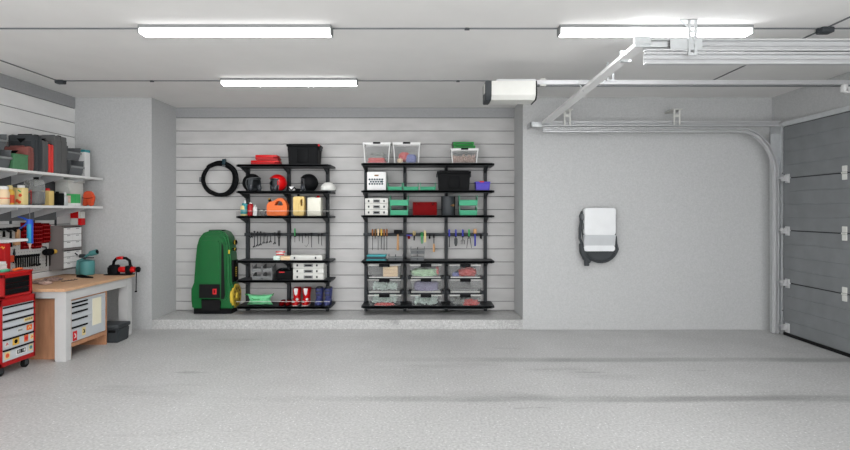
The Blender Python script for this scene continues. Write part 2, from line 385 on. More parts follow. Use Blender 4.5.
for k in range(5): mbox(m, -.02, .02, Lg/2-.28+.055*k, Lg/2-.25+.055*k, .0, .012, mx)
P('end_clamp', m, 'galv', cb)
m = M(); mbox(m, -.05, .03, -Lg/2, -Lg/2+.05, -.012, .06, mx); mbox(m, -.03, .0, -Lg/2+.1, -Lg/2+.13, 0, .075, mx)
P('end_clamp', m, 'galv', cb)
# opener
YO = 5.1
op = T('door_opener', 'white and black garage door opener box hanging under the ceiling', 'door opener', (U(510,YO), YO, V(101,YO)))
a, b = U(490.5, YO), U(534, YO); zt0, zb0 = V(83, YO), V(101, YO)
def opsec(z0, z1): return [(YO-.09,z1),(YO+.16,z1),(YO+.16,z0),(YO-.05,z0),(YO-.09,z0+.04)]
P('body', M().prism(opsec(zb0, zt0), a, b, 'X', .004), 'off_white', op)
P('end_cap', M().prism([(YO-.094,zt0+.002),(YO+.164,zt0+.002),(YO+.164,zb0-.006),(YO-.052,zb0-.006),(YO-.094,zb0+.036)], U(484.5,YO), a, 'X', .006), 'charcoal', op)
P('end_cap', M().prism([(YO-.094,zt0+.002),(YO+.164,zt0+.002),(YO+.164,zb0-.006),(YO-.052,zb0-.006),(YO-.094,zb0+.036)], b, b+.012, 'X', .004), 'black', op)
P('mounting_plate', M().box(U(496,YO), U(535,YO), YO-.04, YO+.1, zt0, zt0+.03, .003), 'metal_white', op)
P('indicator_strip', M().box(U(484,YO), U(484,YO)+.004, YO-.05, YO+.05, zb0+.07, zb0+.16, .001), 'off_white', op)
ra = T('opener_rail', 'long straight pale rail running from the opener box to the garage door', 'rail', (2.7, YO, V(83,YO)))
P('rail', M().box(b+.012, DX, YO, YO+.07, V(84.3,YO), V(79.8,YO), .004), 'metal_white', ra)
P('drive_chain', M().box(b+.012, DX, YO+.02, YO+.035, V(86,YO), V(84.9,YO)), 'gray', ra)
x = U(610.5, YO)
P('rail_hanger', M().box(x-.04,x-.022,YO-.012,YO-.003,V(81.5,YO),HT).box(x+.012,x+.032,YO-.012,YO-.003,V(81.5,YO),HT).box(x-.04,x+.032,YO-.01,YO-.004,V(81.5,YO),V(79.8,YO)), 'galv', ra)
x = U(580, YO)
P('release_cord', M().tube([(x,YO-.005,V(79.5,YO)),(x-.02,YO-.01,V(84,YO)),(x+.02,YO-.01,V(88,YO)),(x+.03,YO-.01,V(92,YO))], .004, 6), 'galv', ra)
x = U(543, YO); P('chain_clip', M().box(x-.03,x+.03,YO-.01,YO,V(79.8,YO),V(78.6,YO),.002).box(x-.03,x+.03,YO-.01,YO+.04,V(86,YO),V(84.6,YO),.002), 'off_white', ra)
x = U(846, YO); P('pulley_bracket', M().box(x-.035,x+.01,YO-.02,YO+.03,V(92,YO),V(84.3,YO),.006).cyl((x+.02,YO-.02,V(90,YO)),(x+.02,YO+.03,V(90,YO)),.03), 'white', ra, True)
# ------------------------------------------------------------------ wall charger
YC = YW
ch = T('wall_charger', 'white rounded car charger with dark backplate mounted on the bare grey wall', 'charger', (U(600,YC), YC, V(250,YC)))
def rr(x0, x1, z0, z1, r, n=6):
    p = []
    for cx, cz, a0 in ((x1-r,z0+r,-90),(x1-r,z1-r,0),(x0+r,z1-r,90),(x0+r,z0+r,180)):
        for k in range(n+1):
            a = math.radians(a0+90*k/n); p.append((cx+r*math.cos(a), cz+r*math.sin(a)))
    return p
x0, x1 = U(584.5,YC-.15)+.03, U(616,YC-.15)
x0 = U(584.8,YC-.15)
z1, z0 = V(208,YC-.15), V(251.5,YC-.15); zm = V(235,YC-.15); zn = V(246,YC-.15)
bx0, bx1 = U(580,YC-.06), U(616,YC-.06)
arc = [(U(599,YC)+ (bx1-U(599,YC))*math.cos(math.radians(q_)), V(246,YC)+.19*math.sin(math.radians(q_))) for q_ in range(-180, 1, 15)]
P('backplate', M().prism([(bx1,V(214,YC)),(bx0+.03,V(211,YC)),(bx0,V(216,YC))]+arc, YC-.07, YC, 'Y', .006), 'charcoal', ch, True)
P('front_cover', M().prism(rr(x0,x1,zm,z1,.03), YC-.15, YC-.07, 'Y', .006), 'charger_white', ch, True)
m = M().prism([(YC-.15,zm),(YC-.115,zn),(YC-.07,zn),(YC-.07,zm)], x0, x1, 'X', .002); P('sloped_panel', m, 'charger_band', ch)
P('lower_lip', M().prism(rr(x0,x1,z0,zn+.005,.03), YC-.12, YC-.07, 'Y', .004).cyl(((x0+x1)/2,YC-.124,(z0+zn)/2),((x0+x1)/2,YC-.12,(z0+zn)/2),.012), 'charger_white', ch, True)
cpts = [(bx0+.06,YC-.08,V(215,YC)),(bx0+.01,YC-.09,V(219,YC)),(bx0-.010,YC-.09,V(228,YC)),(bx0-.012,YC-.09,V(238,YC))] + [(U(598.5,YC)+.222*math.cos(math.radians(q_)), YC-.088, V(244,YC)+.225*math.sin(math.radians(q_))) for q_ in range(-172, -8, 12)] + [(bx1-.005,YC-.08,V(243,YC)),(bx1-.01,YC-.07,V(236,YC))]
P('charging_cable', M().tube(cpts, .016, 10), 'charcoal', ch, 2)
P('charging_plug', M().tube([(bx0+.0,YC-.1,V(243,YC)),(bx0+.015,YC-.1,V(251,YC)),(bx0+.05,YC-.1,V(257,YC)),(bx0+.12,YC-.1,V(260.5,YC))], [.026,.034,.036,.030], 12).tube([(bx0+.07,YC-.1,V(257,YC)),(bx0+.075,YC-.1,V(265,YC))], [.036,.03], 12), 'charcoal', ch, True)
P('cable_hook', M().box(bx0+.005,bx0+.05,YC-.11,YC-.05,V(220,YC),V(214,YC),.008).box(bx0+.02,bx0+.06,YC-.11,YC-.05,V(229,YC),V(223,YC),.006), 'gray', ch)
# ------------------------------------------------------------------ shelving racks
YP = 7.28; YS = 6.90   # post face against the wall, shelf front
def rack(label, posts, xl, xr, levels, bar, lips):
    t = T('shelving_rack', label, 'shelving rack', ((xl+xr)/2, 7.2, .128), 'black metal shelving racks')
    for x in posts:
        P('post', M().box(x-.022, x+.022, 7.235, YR-.001, .128, levels[0]+.0, .003), 'rack', t)
    for i, z in enumerate(levels):
        sh = P('shelf', M().prism([(xl-.0,YS+.03),(xl+.03,YS),(xr-.03,YS),(xr,YS+.03),(xr,YR-.003),(xl,YR-.003)], z-.026, z, 'Z').box(xl+.03, xr-.03, YS, YS+.012, z-.03, z+.004), 'rack', t)
        for x in posts:
            P('bracket', M().prism([(YS+.06,z-.027),(7.24,z-.027),(7.24,z-.105),(7.20,z-.09)], x-.012, x+.012, 'X'), 'rack', sh)
        if i in lips:
            P('acrylic_lip', M().box(xl+.01, xr-.005, YS-.006, YS-.001, z-.004, z+.07), 'clearer', sh)
            P('acrylic_edge', M().box(xl+.01, xr-.005, YS-.007, YS, z+.068, z+.072), 'off_white', sh)
            P('acrylic_side', M().box(xr-.008, xr-.003, YS, YS+.3, z, z+.07), 'clearer', sh)
    P('tool_bar', M().box(posts[0]-.03, posts[-1]+.03, 7.205, 7.234, bar-.02, bar+.02, .006), 'rack', t)
    return t
sc = 515/YS
def ZF(y): return CH + (CY-y)/sc
L1 = [2.157, 1.80, 1.464, .865, .603, .25]
r1p = [U(247.2,YP-.04), U(288.5,YP-.04), U(327.3,YP-.04)]
BAR = V(234.4, 7.2)
rack1 = rack('black metal shelving rack with helmets and canisters, standing by the green machine', r1p, U(235.5,YS), U(335.4,7.29), L1, BAR, (2, 5))
L2 = [ZF(163.2), ZF(190.4), ZF(215.4), ZF(261.2), ZF(306.3)]
r2p = [U(365.8,YP-.04), U(404.9,YP-.04), U(446.2,YP-.04), U(485.5,YP-.04)]
rack2 = rack('wider black metal shelving rack with three columns of clear drawers below', r2p, U(361,YS), U(494.7,YS), L2, BAR, ())
# clear drawers in rack 2
cols = [(368,400.8), (410.2,441.8), (449.6,481)]; rows = [(264.6,277.8), (279.4,292.4), (295,307.6)]
YD = 6.93
DR = {}
ordn = ['top','middle','bottom']
for j, (ya, yb) in enumerate(rows):
    for i, (xa_, xb_) in enumerate(cols):
        X0, X1, Z1, Z0 = U(xa_,YD), U(xb_,YD), V(ya,YD), V(yb,YD)
        d_ = P('drawer', M().tub(X0, X1, YD, YD+.3, Z0, Z1, .94), 'clear', rack2)
        P('rim', M().box(X0-.004, X1+.004, YD-.006, YD+.004, Z1-.012, Z1, .002).box(X0-.004, X0+.008, YD-.004, YD+.3, Z1-.012, Z1).box(X1-.008, X1+.004, YD-.004, YD+.3, Z1-.012, Z1).box(X0+.012, X1-.012, YD+.004, YD+.01, Z0, Z0+.01), 'off_white', d_)
        xc = (X0+X1)/2
        P('handle', M().box(xc-.072, xc+.072, YD-.022, YD-.006, Z1-.03, Z1+.014, .004), 'black', d_)
        DR[j,i] = (X0, X1, Z0, Z1)
        P('runner', M().box(X0-.03, X0+.02, YD-.01, 7.24, Z0-.018, Z0-.002).box(X1-.02, X1+.03, YD-.01, 7.24, Z0-.018, Z0-.002).box(X0-.03, X1+.03, YD-.01, YD+.0, Z0-.022, Z0-.002).prism([(X0-.035,Z0-.02),(X0+.0,Z0-.02),(X0-.012,Z0+.022),(X0-.035,Z0+.03)], YD-.012, YD+.01,'Y').prism([(X1+.035,Z0-.02),(X1-.0,Z0-.02),(X1+.012,Z0+.022),(X1+.035,Z0+.03)], YD-.012, YD+.01,'Y'), 'rack', rack2)
def scraps(X0, X1, Z0, Z1, n, seed, sz=.03, y0=YD+.035, y1=YD+.26):
    m = M(); q = random.Random(seed); t = bmesh.new()
    for k in range(n):
        c_ = Vector((q.uniform(X0+.035,X1-.035), q.uniform(y0,y1), Z0+.02+(Z1-Z0-.02)*q.random()*math.sin(math.pi*(.15+.7*q.random()))))
        d = bmesh.ops.create_cube(t, size=1)
        rot = Matrix.Rotation(q.uniform(0,6), 3, Vector((q.random(),q.random(),q.random()+.1)).normalized())
        for v in d['verts']: v.co = c_ + rot @ Vector((v.co.x*sz*q.uniform(.8,1.6), v.co.y*sz*.5, v.co.z*sz*.25))
    return m.add(t)
def drawer_pos(j,i): return '%s drawer of the %s column' % (ordn[j], ['first','middle','last'][i])
def inside(j, i): X0, X1, Z0, Z1 = DR[j,i]; return X0+.03, X1-.03, Z0+.012, Z1
X0,X1,Z0,Z1 = inside(0,0)
for k in range(3): S('wood_block', M().box(X0+.17, X1-.015, YD+.03, YD+.22, Z0+.047*k, Z0+.044+.047*k, .003), 'beige', 'pale beige block %s, clear drawer under the aqua case' % ['at the foot of the pile','in the middle of the pile','topping the pile'][k], 'block', 'beige blocks in a clear drawer')
X0,X1,Z0,Z1 = inside(0,1)
S('folded_cloth', M().lump(((X0+X1)/2-.02,YD+.15,Z0+.045),((X1-X0)/2-.02,.1,.055),.35,9,2,.6,Z0), 'pale_cloth', 'pale green rumpled cloth in the clear drawer, middle column top', 'cloth', smooth=2)
S('folded_cloth', M().lump((X1-.03,YD+.17,Z0+.06),(.02,.06,.06),.2,6,5,.7,Z0), 'pink_cloth', 'small red cloth bit beside the pale green cloth in a drawer', 'cloth', smooth=2)
X0,X1,Z0,Z1 = inside(0,2)
S('folded_cloth', M().lump(((X0+X1)/2+.04,YD+.15,Z0+.05),(.11,.1,.06),.5,12,3,.8,Z0), 'scrap_red', 'crumpled red cloth in the top clear drawer of the last column', 'cloth', smooth=2)
S('folded_cloth', M().lump((X0+.06,YD+.12,Z0+.02),(.05,.06,.035),.2,6,8,.8,Z0), 'blue_cloth', 'small bluish cloth beside crumpled red cloth in a drawer', 'cloth', smooth=2)
X0,X1,Z0,Z1 = inside(1,0)
S('packing_scraps', scraps(X0,X1,Z0,Z0+.11,260,1), 'scrap', 'pale green and white scraps in the second drawer of the first column', 'scraps', kind='stuff')
X0,X1,Z0,Z1 = inside(1,1)
S('folded_cloth', M().lump(((X0+X1)/2,YD+.15,Z0+.055),((X1-X0)/2-.015,.1,.07),.15,5,4,.55,Z0), 'violet_cloth', 'grey violet cloth filling the middle drawer of the middle column', 'cloth', smooth=2)
X0,X1,Z0,Z1 = inside(2,0)
S('packing_scraps', scraps(X0,X1,Z0+.03,Z1-.0,300,2), 'scrap', 'pale scraps above red cloth in the lowest drawer of the first column', 'scraps', kind='stuff')
S('folded_cloth', M().lump(((X0+X1)/2,YD+.03+.02,Z0+.018),(.13,.02,.03),.25,8,9,.9,Z0), 'scrap_red', 'red cloth under pale scraps in the lowest drawer, first column', 'cloth', smooth=2)
X0,X1,Z0,Z1 = inside(2,1)
S('packing_scraps', scraps(X0,X1,Z0,Z1-.02,300,3), 'scrap', 'pale green and white scraps in the lowest drawer, middle column', 'scraps', kind='stuff')
X0,X1,Z0,Z1 = inside(2,2)
S('packing_scraps', scraps(X0,X0+.2,Z0,Z1-.03,110,4), 'gray_cloth', 'greyish scraps beside red cloth in the lowest drawer, last column', 'scraps', kind='stuff')
S('folded_cloth', M().lump((X1-.1,YD+.08,Z0+.03),(.1,.05,.055),.5,10,6,.8,Z0), 'scrap_red', 'crumpled red cloth in the lowest drawer of the last column', 'cloth', smooth=2)
# ------------------------------------------------------------------ items on racks : helpers
def XX(px, Y): return U(px, Y)
def clear_bin(xa, xb, yt, z, Y, label, dep=.27):
    X0, X1, Z1 = U(xa,Y), U(xb,Y), V(yt,Y)
    t = T('storage_bin', label, 'storage bin', ((X0+X1)/2, Y+dep/2, z), 'clear bins on the top shelf')
    P('tub', M().tub(X0, X1, Y, Y+dep, z+.001, Z1-.004, .86), 'clear', t)
    w = .014; k = .93
    cx = (X0+X1)/2; hx = (X1-X0)/2
    fr = M().box(X0-.006, X1+.006, Y-.008, Y+.01, Z1-.032, Z1, .004).box(X0-.006, X1+.006, Y+dep-.01, Y+dep+.006, Z1-.02, Z1, .003).box(X0-.006,X0+.01,Y,Y+dep,Z1-.02,Z1).box(X1-.01,X1+.006,Y,Y+dep,Z1-.02,Z1)
    yf = Y + dep/2*(1-.86) - .006
    for sx in (-1, 1):
        fr.tube([(cx+sx*(hx-.006), Y-.001, Z1-.02), (cx+sx*(hx-.012), Y+.004, Z1-.09 if Z1-z>.2 else Z1-.05), (cx+sx*(hx*.87), yf, z+.008)], .0075, 6)
    fr.box(cx-hx*.86, cx+hx*.86, yf-.005, yf+.008, z+.001, z+.012)
    P('rim', fr, 'white', t)
    P('label_tab', M().box(cx-.05, cx+.05, Y-.014, Y-.007, Z1-.022, Z1+.003, .003), 'black', t)
    for sx in (-1,1): P('latch', M().box(cx+sx*(hx+.004)-.006, cx+sx*(hx+.004)+.006, Y+.02, Y+.05, Z1-.03, Z1-.005, .003), 'gray', t)
    return X0, X1, Z1
zt1 = L2[0]; YI = 6.96
clear_bin(363.2, 390.2, 142.3, zt1, YI, 'clear white rimmed bin holding folded red and grey cloths')
for k in range(3):
    S('folded_cloth', M().lump((U(377,7.07), 7.07, zt1+.028+.036*k),(.125-.012*k,.08,.023),.1,5,k,.5,zt1+.008+.036*k), 'pink_cloth' if k<2 else 'gray_cloth', ['red folded cloth lowest in the clear bin at the rack end','red folded cloth second from below in the clear bin','grey folded cloth on red cloths in the clear bin'][k], 'cloth', 'cloths folded in the clear bin', smooth=2)
S('folded_cloth', M().lump((U(378,7.09),7.1,zt1+.138),(.09,.06,.024),.4,9,11,.7), 'gray_cloth', 'rumpled grey cloth topping the pile in the clear bin', 'cloth', smooth=2)
clear_bin(393, 420.2, 142.3, zt1, YI, 'clear white rimmed bin holding a red ball, a blue ball and a beige roll')
bz = zt1+.008
S('soft_ball', M().lump((U(404.3,7.08),7.09,zt1+.105),(.075,.07,.065),.12,4,1,.9), 'pink_cloth', 'rounded red soft bundle on top in the second clear bin', 'soft bundle', smooth=2)
S('soft_ball', M().lump((U(411,7.06),7.06,bz+.065),(.075,.06,.066),.08,3,2,.85), 'blue_cloth', 'rounded blue soft bundle in the second clear bin', 'soft bundle', smooth=2)
S('soft_ball', M().lump((U(400,7.03),7.04,bz+.036),(.04,.035,.037),.05,3,3,.9), 'beige', 'small beige soft roll below the red bundle in a clear bin', 'soft bundle', smooth=2)
a_, b_, zc = clear_bin(451, 478.2, 148.3, zt1, YI, 'low clear white rimmed bin of beige scraps with green cases on top')
S('packing_scraps', scraps(a_+.0,b_-.0,zt1,zt1+.13,260,9,.03,YI+.05,YI+.22), 'scrap_beige', 'pinkish beige scraps inside the low clear bin', 'scraps', kind='stuff')
for k, (p0, p1) in enumerate(((453,475.5),(452.5,474.0))):
    z_ = zc+.002+.047*k; a, b = U(p0,YI+.03), U(p1,YI+.03)
    t = T('folded_chair_pad', 'bright green flat pad, %s on the low clear bin' % ['lower of the two','upper of the two'][k], 'pad', ((a+b)/2,YI+.1,z_), 'green flat pads on the low clear bin')
    P('pad', M().box(a,b-.0,YI+.02,YI+.24,z_,z_+.043,.012), 'leaf', t, True)
    P('strap', M().box(a+.04,b-.03,YI+.012,YI+.02,z_+.016,z_+.024).box(a-.004,a+.012,YI+.015,YI+.2,z_+.01,z_+.04,.004), 'charcoal', t)
# black bins
def black_bin(xa, xb, yt, z, Y, label, red=False):
    X0, X1, Z1 = U(xa,Y), U(xb,Y), V(yt,Y)
    t = T('black_storage_bin', label, 'storage bin', ((X0+X1)/2,Y+.14,z))
    P('tub', M().taper(X0+.012, X1-.012, Y+.01, Y+.27, z, Z1-.03, .93, .01).box((X0+X1)/2-.075,(X0+X1)/2+.075,Y+.004,Y+.02,z+.03,Z1-.06,.006), 'black', t, True)
    P('lid', M().box(X0, X1, Y, Y+.28, Z1-.035, Z1, .008).box(X0+.03,X1-.03,Y+.02,Y+.26,Z1-.004,Z1+.006,.003), 'black', t, True)
    for sx, xx in ((-1,X0),(1,X1)):
        P('handle', M().box(xx-.008, xx+.008, Y+.09, Y+.2, Z1-.075, Z1-.03, .004), 'charcoal', t)
    if red: P('latch', M().box(X1-.012, X1+.01, Y-.006, Y+.02, Z1-.03, Z1-.005, .004), 'label_red', t)
black_bin(286.2, 318.8, 144, L1[0], YI, 'large black lidded storage bin with a red latch on the top shelf', True)
black_bin(437, 471.2, 171, L2[1], YI, 'large black lidded storage bin between green trays and a purple box')
# red cases on the first rack
for k, (p0, p1, y0, y1) in enumerate(((250,279,159.6,163.9),(254.5,277.5,154,159.2))):
    a, b = U(p0,YI), U(p1,YI); z_ = L1[0]+.001+.066*k; h = .062 if k == 0 else .07
    t = T('red_tool_case', ['wide flat red case, lower of two on the top shelf','smaller red case resting on the wider flat red case'][k], 'case', ((a+b)/2,YI+.1,z_), 'red cases beside the black bin')
    P('lower_shell', M().taper(a,b,YI+.01,YI+.2,z_,z_+h*.5,.95,.006), 'red', t)
    P('lid', M().box(a+.004,b-.012,YI+.014,YI+.19,z_+h*.5,z_+h,.008), 'bright_red', t, True)
    P('handle', M().box(b-.06,b+.012,YI+.0,YI+.03,z_+h*.35,z_+h*.6,.006), 'deep_red', t)
# helmets
def helmet(xc, z, Y, r, face, colr, label, trim=True, cx=None):
    X = U(xc, Y)
    t = T('helmet', label, 'helmet', (X, Y+r, z), 'motorcycle helmets')
    c_ = (X, Y+r, z+r*.93)
    ang = math.radians(face); fd = Vector((math.cos(ang), math.sin(ang), 0)); sd = Vector((-fd.y, fd.x, 0))
    def keep(p):
        if p.z < -.86: return False
        f_, s_ = p.dot(fd), abs(p.dot(sd))
        return not (f_ > .12 and s_ < .93 and -.95 < p.z < .50)
    P('shell', M().sphere(c_, (r*1.02,r*1.02,r*1.0), 24, keep, .05), colr, t, 2)
    P('padding', M().sphere(c_, (r*.90,r*.90,r*.88), 16, lambda p: p.z > -.93 and not (p.dot(fd)>.55 and abs(p.dot(sd))<.6 and p.z<.3), .08), 'charcoal', t, 2)
    pts = []
    for k in range(25):
        a = -math.pi*.62 + 2*math.pi*.62*k/24
        zz = max(-.85, .12 + .42*math.cos(a)*1.0 - .3*(abs(a)/2)**2)
        f_ = .14 if abs(a)>.8 else .5 - .36*abs(a)/.8
        s_ = math.sin(a)*.95 if abs(a) < math.pi/2 else math.copysign(.93, a)
        q = (fd*f_ + sd*s_ + Vector((0,0,zz - (.0 if abs(a)<1.2 else (abs(a)-1.2)*.9))))
        q.z = max(q.z, -.85); h = math.sqrt(max(.05, 1-min(.95,abs(q.z))**2)); l = math.hypot(q.x,q.y)
        q.x *= h/l; q.y *= h/l
        pts.append(Vector(c_) + q*r*1.02)
    P('edge_trim', M().tube(pts, .004, 6), 'gray' if trim else colr, t, 2)
    q = Vector(c_)
    P('cheek_pad', M().lump(q+fd*r*.42-sd*r*.6+Vector((0,0,-r*.5)), (r*.26,r*.2,r*.40), .05, 3, 1).lump(q+fd*r*.42+sd*r*.6+Vector((0,0,-r*.5)), (r*.26,r*.2,r*.40), .05, 3, 2), 'visor', t, 2)
    return t
helmet(249, L1[1], 6.93, .126, -28, 'black', 'black open-face helmet with grey trim, first on the helmet shelf beside the hose')
helmet(275, L1[1], 6.93, .122, -148, 'bright_red', 'glossy red open-face helmet')
helmet(306.5, L1[1], 6.93, .126, 172, 'black', 'plain black round helmet beside the white cap helmet')
t = T('bicycle_helmet', 'small white domed helmet at the end of the shelf', 'helmet', (U(327,6.95),7.03,L1[1]))
P('shell', M().sphere((U(327,6.95),7.04,L1[1]+.028), (.104,.11,.10), 20, lambda p: p.z > -.1, .04), 'off_white', t, 2)
P('rim', M().lathe([(.1,.0),(.104,.012),(.1,.03),(.085,.03),(.085,0)], (U(327,6.95),7.04,L1[1]+.001)), 'gray', t, True)
t = T('safety_goggles', 'small white and black goggles between the red helmet and a black helmet', 'goggles', (U(291.5,6.95),7.0,L1[1]))
xg = U(291.5,6.95)
P('lens', M().lump((xg,6.97,L1[1]+.036),(.042,.03,.03),.2,4,3,.8,L1[1]+.002), 'white', t, 2)
P('frame', M().tube([(xg-.07,6.96,L1[1]+.012),(xg-.04,6.94,L1[1]+.05),(xg,6.935,L1[1]+.012),(xg+.04,6.94,L1[1]+.05),(xg+.075,6.96,L1[1]+.012)], .010, 8), 'black', t, 2)
P('strap', M().lump((xg+.075,7.0,L1[1]+.02),(.035,.04,.02),.2,5,7,.8,L1[1]), 'black', t, 2)
# bottles
def bottle(name, label, px, w, yt, z, Y, body, cap, capw=.4, capr=.14, cat='bottle', group=None, ax=None, shoulder=.2, lab=None, X=None):
    X = U(px,Y) if X is None else X; r = w*Y/F/2; H = V(yt,Y)-z
    yc = Y + r
    t = T(name, label, cat, (X,yc,z), group)
    hb = H*(1-capr)
    P('body', M().lathe([(r*.8,0),(r*.96,.006),(r,.015),(r,hb*(1-shoulder)-.004),(r*.92,hb*(1-shoulder*.6)),(r*capw*1.0,hb*.97),(r*capw*.85,hb)], (X,yc,z), 20), body, t, True)
    P('cap', M().lathe([(r*capw,0),(r*capw,H*capr*.85),(r*capw*.8,H*capr)], (X,yc,z+hb), 16), cap, t, True)
    if lab: P('label_band', M().lathe([(r*1.01,hb*.2),(r*1.015,hb*.21),(r*1.015,hb*.6),(r*1.01,hb*.61)], (X,yc,z), 20), lab, t, True)
    return t
zs = L1[2]; G3 = 'bottles at the end of the acrylic shelf'
t = bottle('spray_bottle', 'teal topped cream bottle with white tip, first on the acrylic shelf', 242.8, 6.8, 203, zs, 6.93, 'cream', 'aqua', .6, .18, group=G3, lab='aqua', shoulder=.1)
P('nozzle', M().lathe([(.012,0),(.012,.03),(.007,.04)], (U(244.3,6.93),6.96,V(203,6.93)-.003),12), 'white', t, True)
P('neck_guard', M().prism([(U(242,6.93),zs+.09),(U(246.3,6.93),zs+.09),(U(246.3,6.93),zs+.165),(U(243.5,6.93),zs+.165)], 6.935, 6.985,'Y',.004), 'aqua', t, True)
t = bottle('coolant_bottle', 'slim red bottle with pale cap beside the teal topped bottle', 249.4, 5.6, 202.2, zs, 6.94, 'red', 'off_white', .4, .1, group=G3)
P('side_spout', M().cyl((U(251.3,6.94),6.96,zs+.1),(U(252.0,6.94),6.95,zs+.165),.013,.010), 'red', t, True)
bottle('oil_bottle', 'small plain white bottle between red bottle and clear jars', 254.3, 4.3, 205, zs, 6.93, 'white', 'off_white', .4, .12, group=G3)
for k, px in enumerate((260.5, 264.8)):
    t = T('glass_jar', ['clear glass jar beside the small white bottle','clear glass jar touching the orange jerrycan side'][k], 'jar', (U(px,6.95),7.0,zs), 'clear jars')
    P('jar', M().lathe([(.016,0),(.018,.004),(.018,.06),(.014,.07),(.012,.07),(.015,.058),(.015,.006)], (U(px,6.95),7.0,zs),18), 'clear', t, True)
    P('lid', M().lathe([(.0155,0),(.0155,.012),(.013,.014)], (U(px,6.95),7.0,zs+.07),18), 'off_white', t, True)
# jerrycans with true hole handles
def can(name, label, x0, x1, yt, z, Y, colr, capc, hole, capx, capw, group=None, dep=.12, r=.03):
    X0, X1, H = U(x0,Y), U(x1,Y), V(yt,Y)-z; W = X1-X0
    t = T(name, label, 'canister', ((X0+X1)/2,Y+dep/2,z), group)
    return t, X0, X1, H, W
def ringface(outer, inner, y0, y1, b=.006):   # prism with a hole: outer/inner loops with equal point count
    t = bmesh.new(); n = len(outer)
    o0=[t.verts.new((p[0],y0,p[1])) for p in outer]; i0=[t.verts.new((p[0],y0,p[1])) for p in inner]
    o1=[t.verts.new((p[0],y1,p[1])) for p in outer]; i1=[t.verts.new((p[0],y1,p[1])) for p in inner]
    for k in range(n):
        j=(k+1)%n
        t.faces.new((o0[k],o0[j],i0[j],i0[k])); t.faces.new((o1[j],o1[k],i1[k],i1[j])); t.faces.new((o0[j],o0[k],o1[k],o1[j])); t.faces.new((i0[k],i0[j],i1[j],i1[k]))
    bmesh.ops.recalc_face_normals(t, faces=t.faces[:])
    bmesh.ops.bevel(t, geom=[e for e in t.edges if len(e.link_faces)==2 and e.calc_face_angle(0)>1.0], offset=b, segments=2, affect='EDGES')
    return t
def polar(outer, cx, cz, n=40):   # resample polygon by angle from a centre
    res = []
    for k in range(n):
        a = 2*math.pi*k/n; d = Vector((math.cos(a), math.sin(a))); best = None
        for p, q in zip(outer, outer[1:]+outer[:1]):
            e = Vector((q[0]-p[0], q[1]-p[1])); w = Vector((p[0]-cx, p[1]-cz)); den = d.x*e.y-d.y*e.x
            if abs(den) < 1e-9: continue
            s = (w.x*e.y-w.y*e.x)/den; u = (w.x*d.y-w.y*d.x)/den
            if s > 0 and -1e-6 <= u <= 1+1e-6 and (best is None or s < best): best = s
        res.append((cx+d.x*best, cz+d.y*best))
    return res
t, X0, X1, H, W = can('jerrycan', 'orange jerrycan with arched carrying handle', 266.3, 286.6, 197.8, zs, 6.94, 0,0,0,0,0)
out = [(X0+.01,zs),(X1-.012,zs),(X1,zs+.02),(X1-.0,zs+H*.6),(X1-.03,zs+H*.85),(X1-.075,zs+H),(X1-.12,zs+H*.98),(X0+.09,zs+H*.82),(X0+.03,zs+H*.78),(X0,zs+H*.6),(X0,zs+.02)]
hc = (X0+W*.57, zs+H*.68)
inn = [(hc[0]-W*.2,hc[1]-.022),(hc[0]+W*.24,hc[1]-.022),(hc[0]+W*.2,hc[1]+.018),(hc[0]+W*.06,hc[1]+.036),(hc[0]-W*.08,hc[1]+.028)]
P('body', M().add(ringface(polar(out,*hc), polar(inn,*hc), 6.945, 7.075, .008)), 'orange', t, True)
P('spout_cap', M().cyl((X0+.035,7.01,zs+H*.78),(X0+.022,7.0,zs+H*.92),.018,.02), 'black', t, True)
P('spout_ring', M().cyl((X0+.022,7.0,zs+H*.92),(X0+.018,7.0,zs+H*.97),.015), 'amber', t, True)
P('relief', M().box(X0+W*.7,X0+W*.8,6.939,6.946,zs+.06,zs+.12,.003).box(X0+W*.12,X0+W*.5,6.940,6.946,zs+.03,zs+.036), 'orange', t)
t, X0, X1, H, W = can('oil_canister', 'pale yellow canister with black cap and side handle', 292.8, 304, 196.3, zs, 6.94, 0,0,0,0,0)
hc = (X0+W*.74, zs+H*.68); out = rr(X0,X1,zs,zs+H,.02,3)
P('body', M().add(ringface(polar(out,*hc), polar(rr(hc[0]-.013,hc[0]+.016,hc[1]-.045,hc[1]+.045,.01,3),*hc), 6.945, 7.06, .007)), 'canister_yellow', t, True)
P('cap', M().lathe([(.018,0),(.018,.026),(.014,.03)], (X0+W*.42,7.0,zs+H),16), 'black', t, True)
P('relief', M().box(X0+.02,X0+W*.5,6.939,6.946,zs+.04,zs+H*.6,.002), 'canister_yellow', t)
t, X0, X1, H, W = can('fuel_canister', 'square ivory canister with red cap at the shelf end', 307.2, 320.6, 197.6, zs, 6.94, 0,0,0,0,0)
P('body', M().box(X0,X1,6.945,7.10,zs,zs+H,.008).box(X0+.015,X1-.015,6.941,6.95,zs+.02,zs+H-.02,.003), 'ivory', t, True)
P('cap', M().lathe([(.02,0),(.024,.005),(.02,.02),(.014,.03)], (X0+W*.72,7.02,zs+H),16), 'bright_red', t, True)
P('top_bridge', M().box(X0+W*.2,X0+W*.5,6.99,7.03,zs+H,zs+H+.01,.003), 'ivory', t)
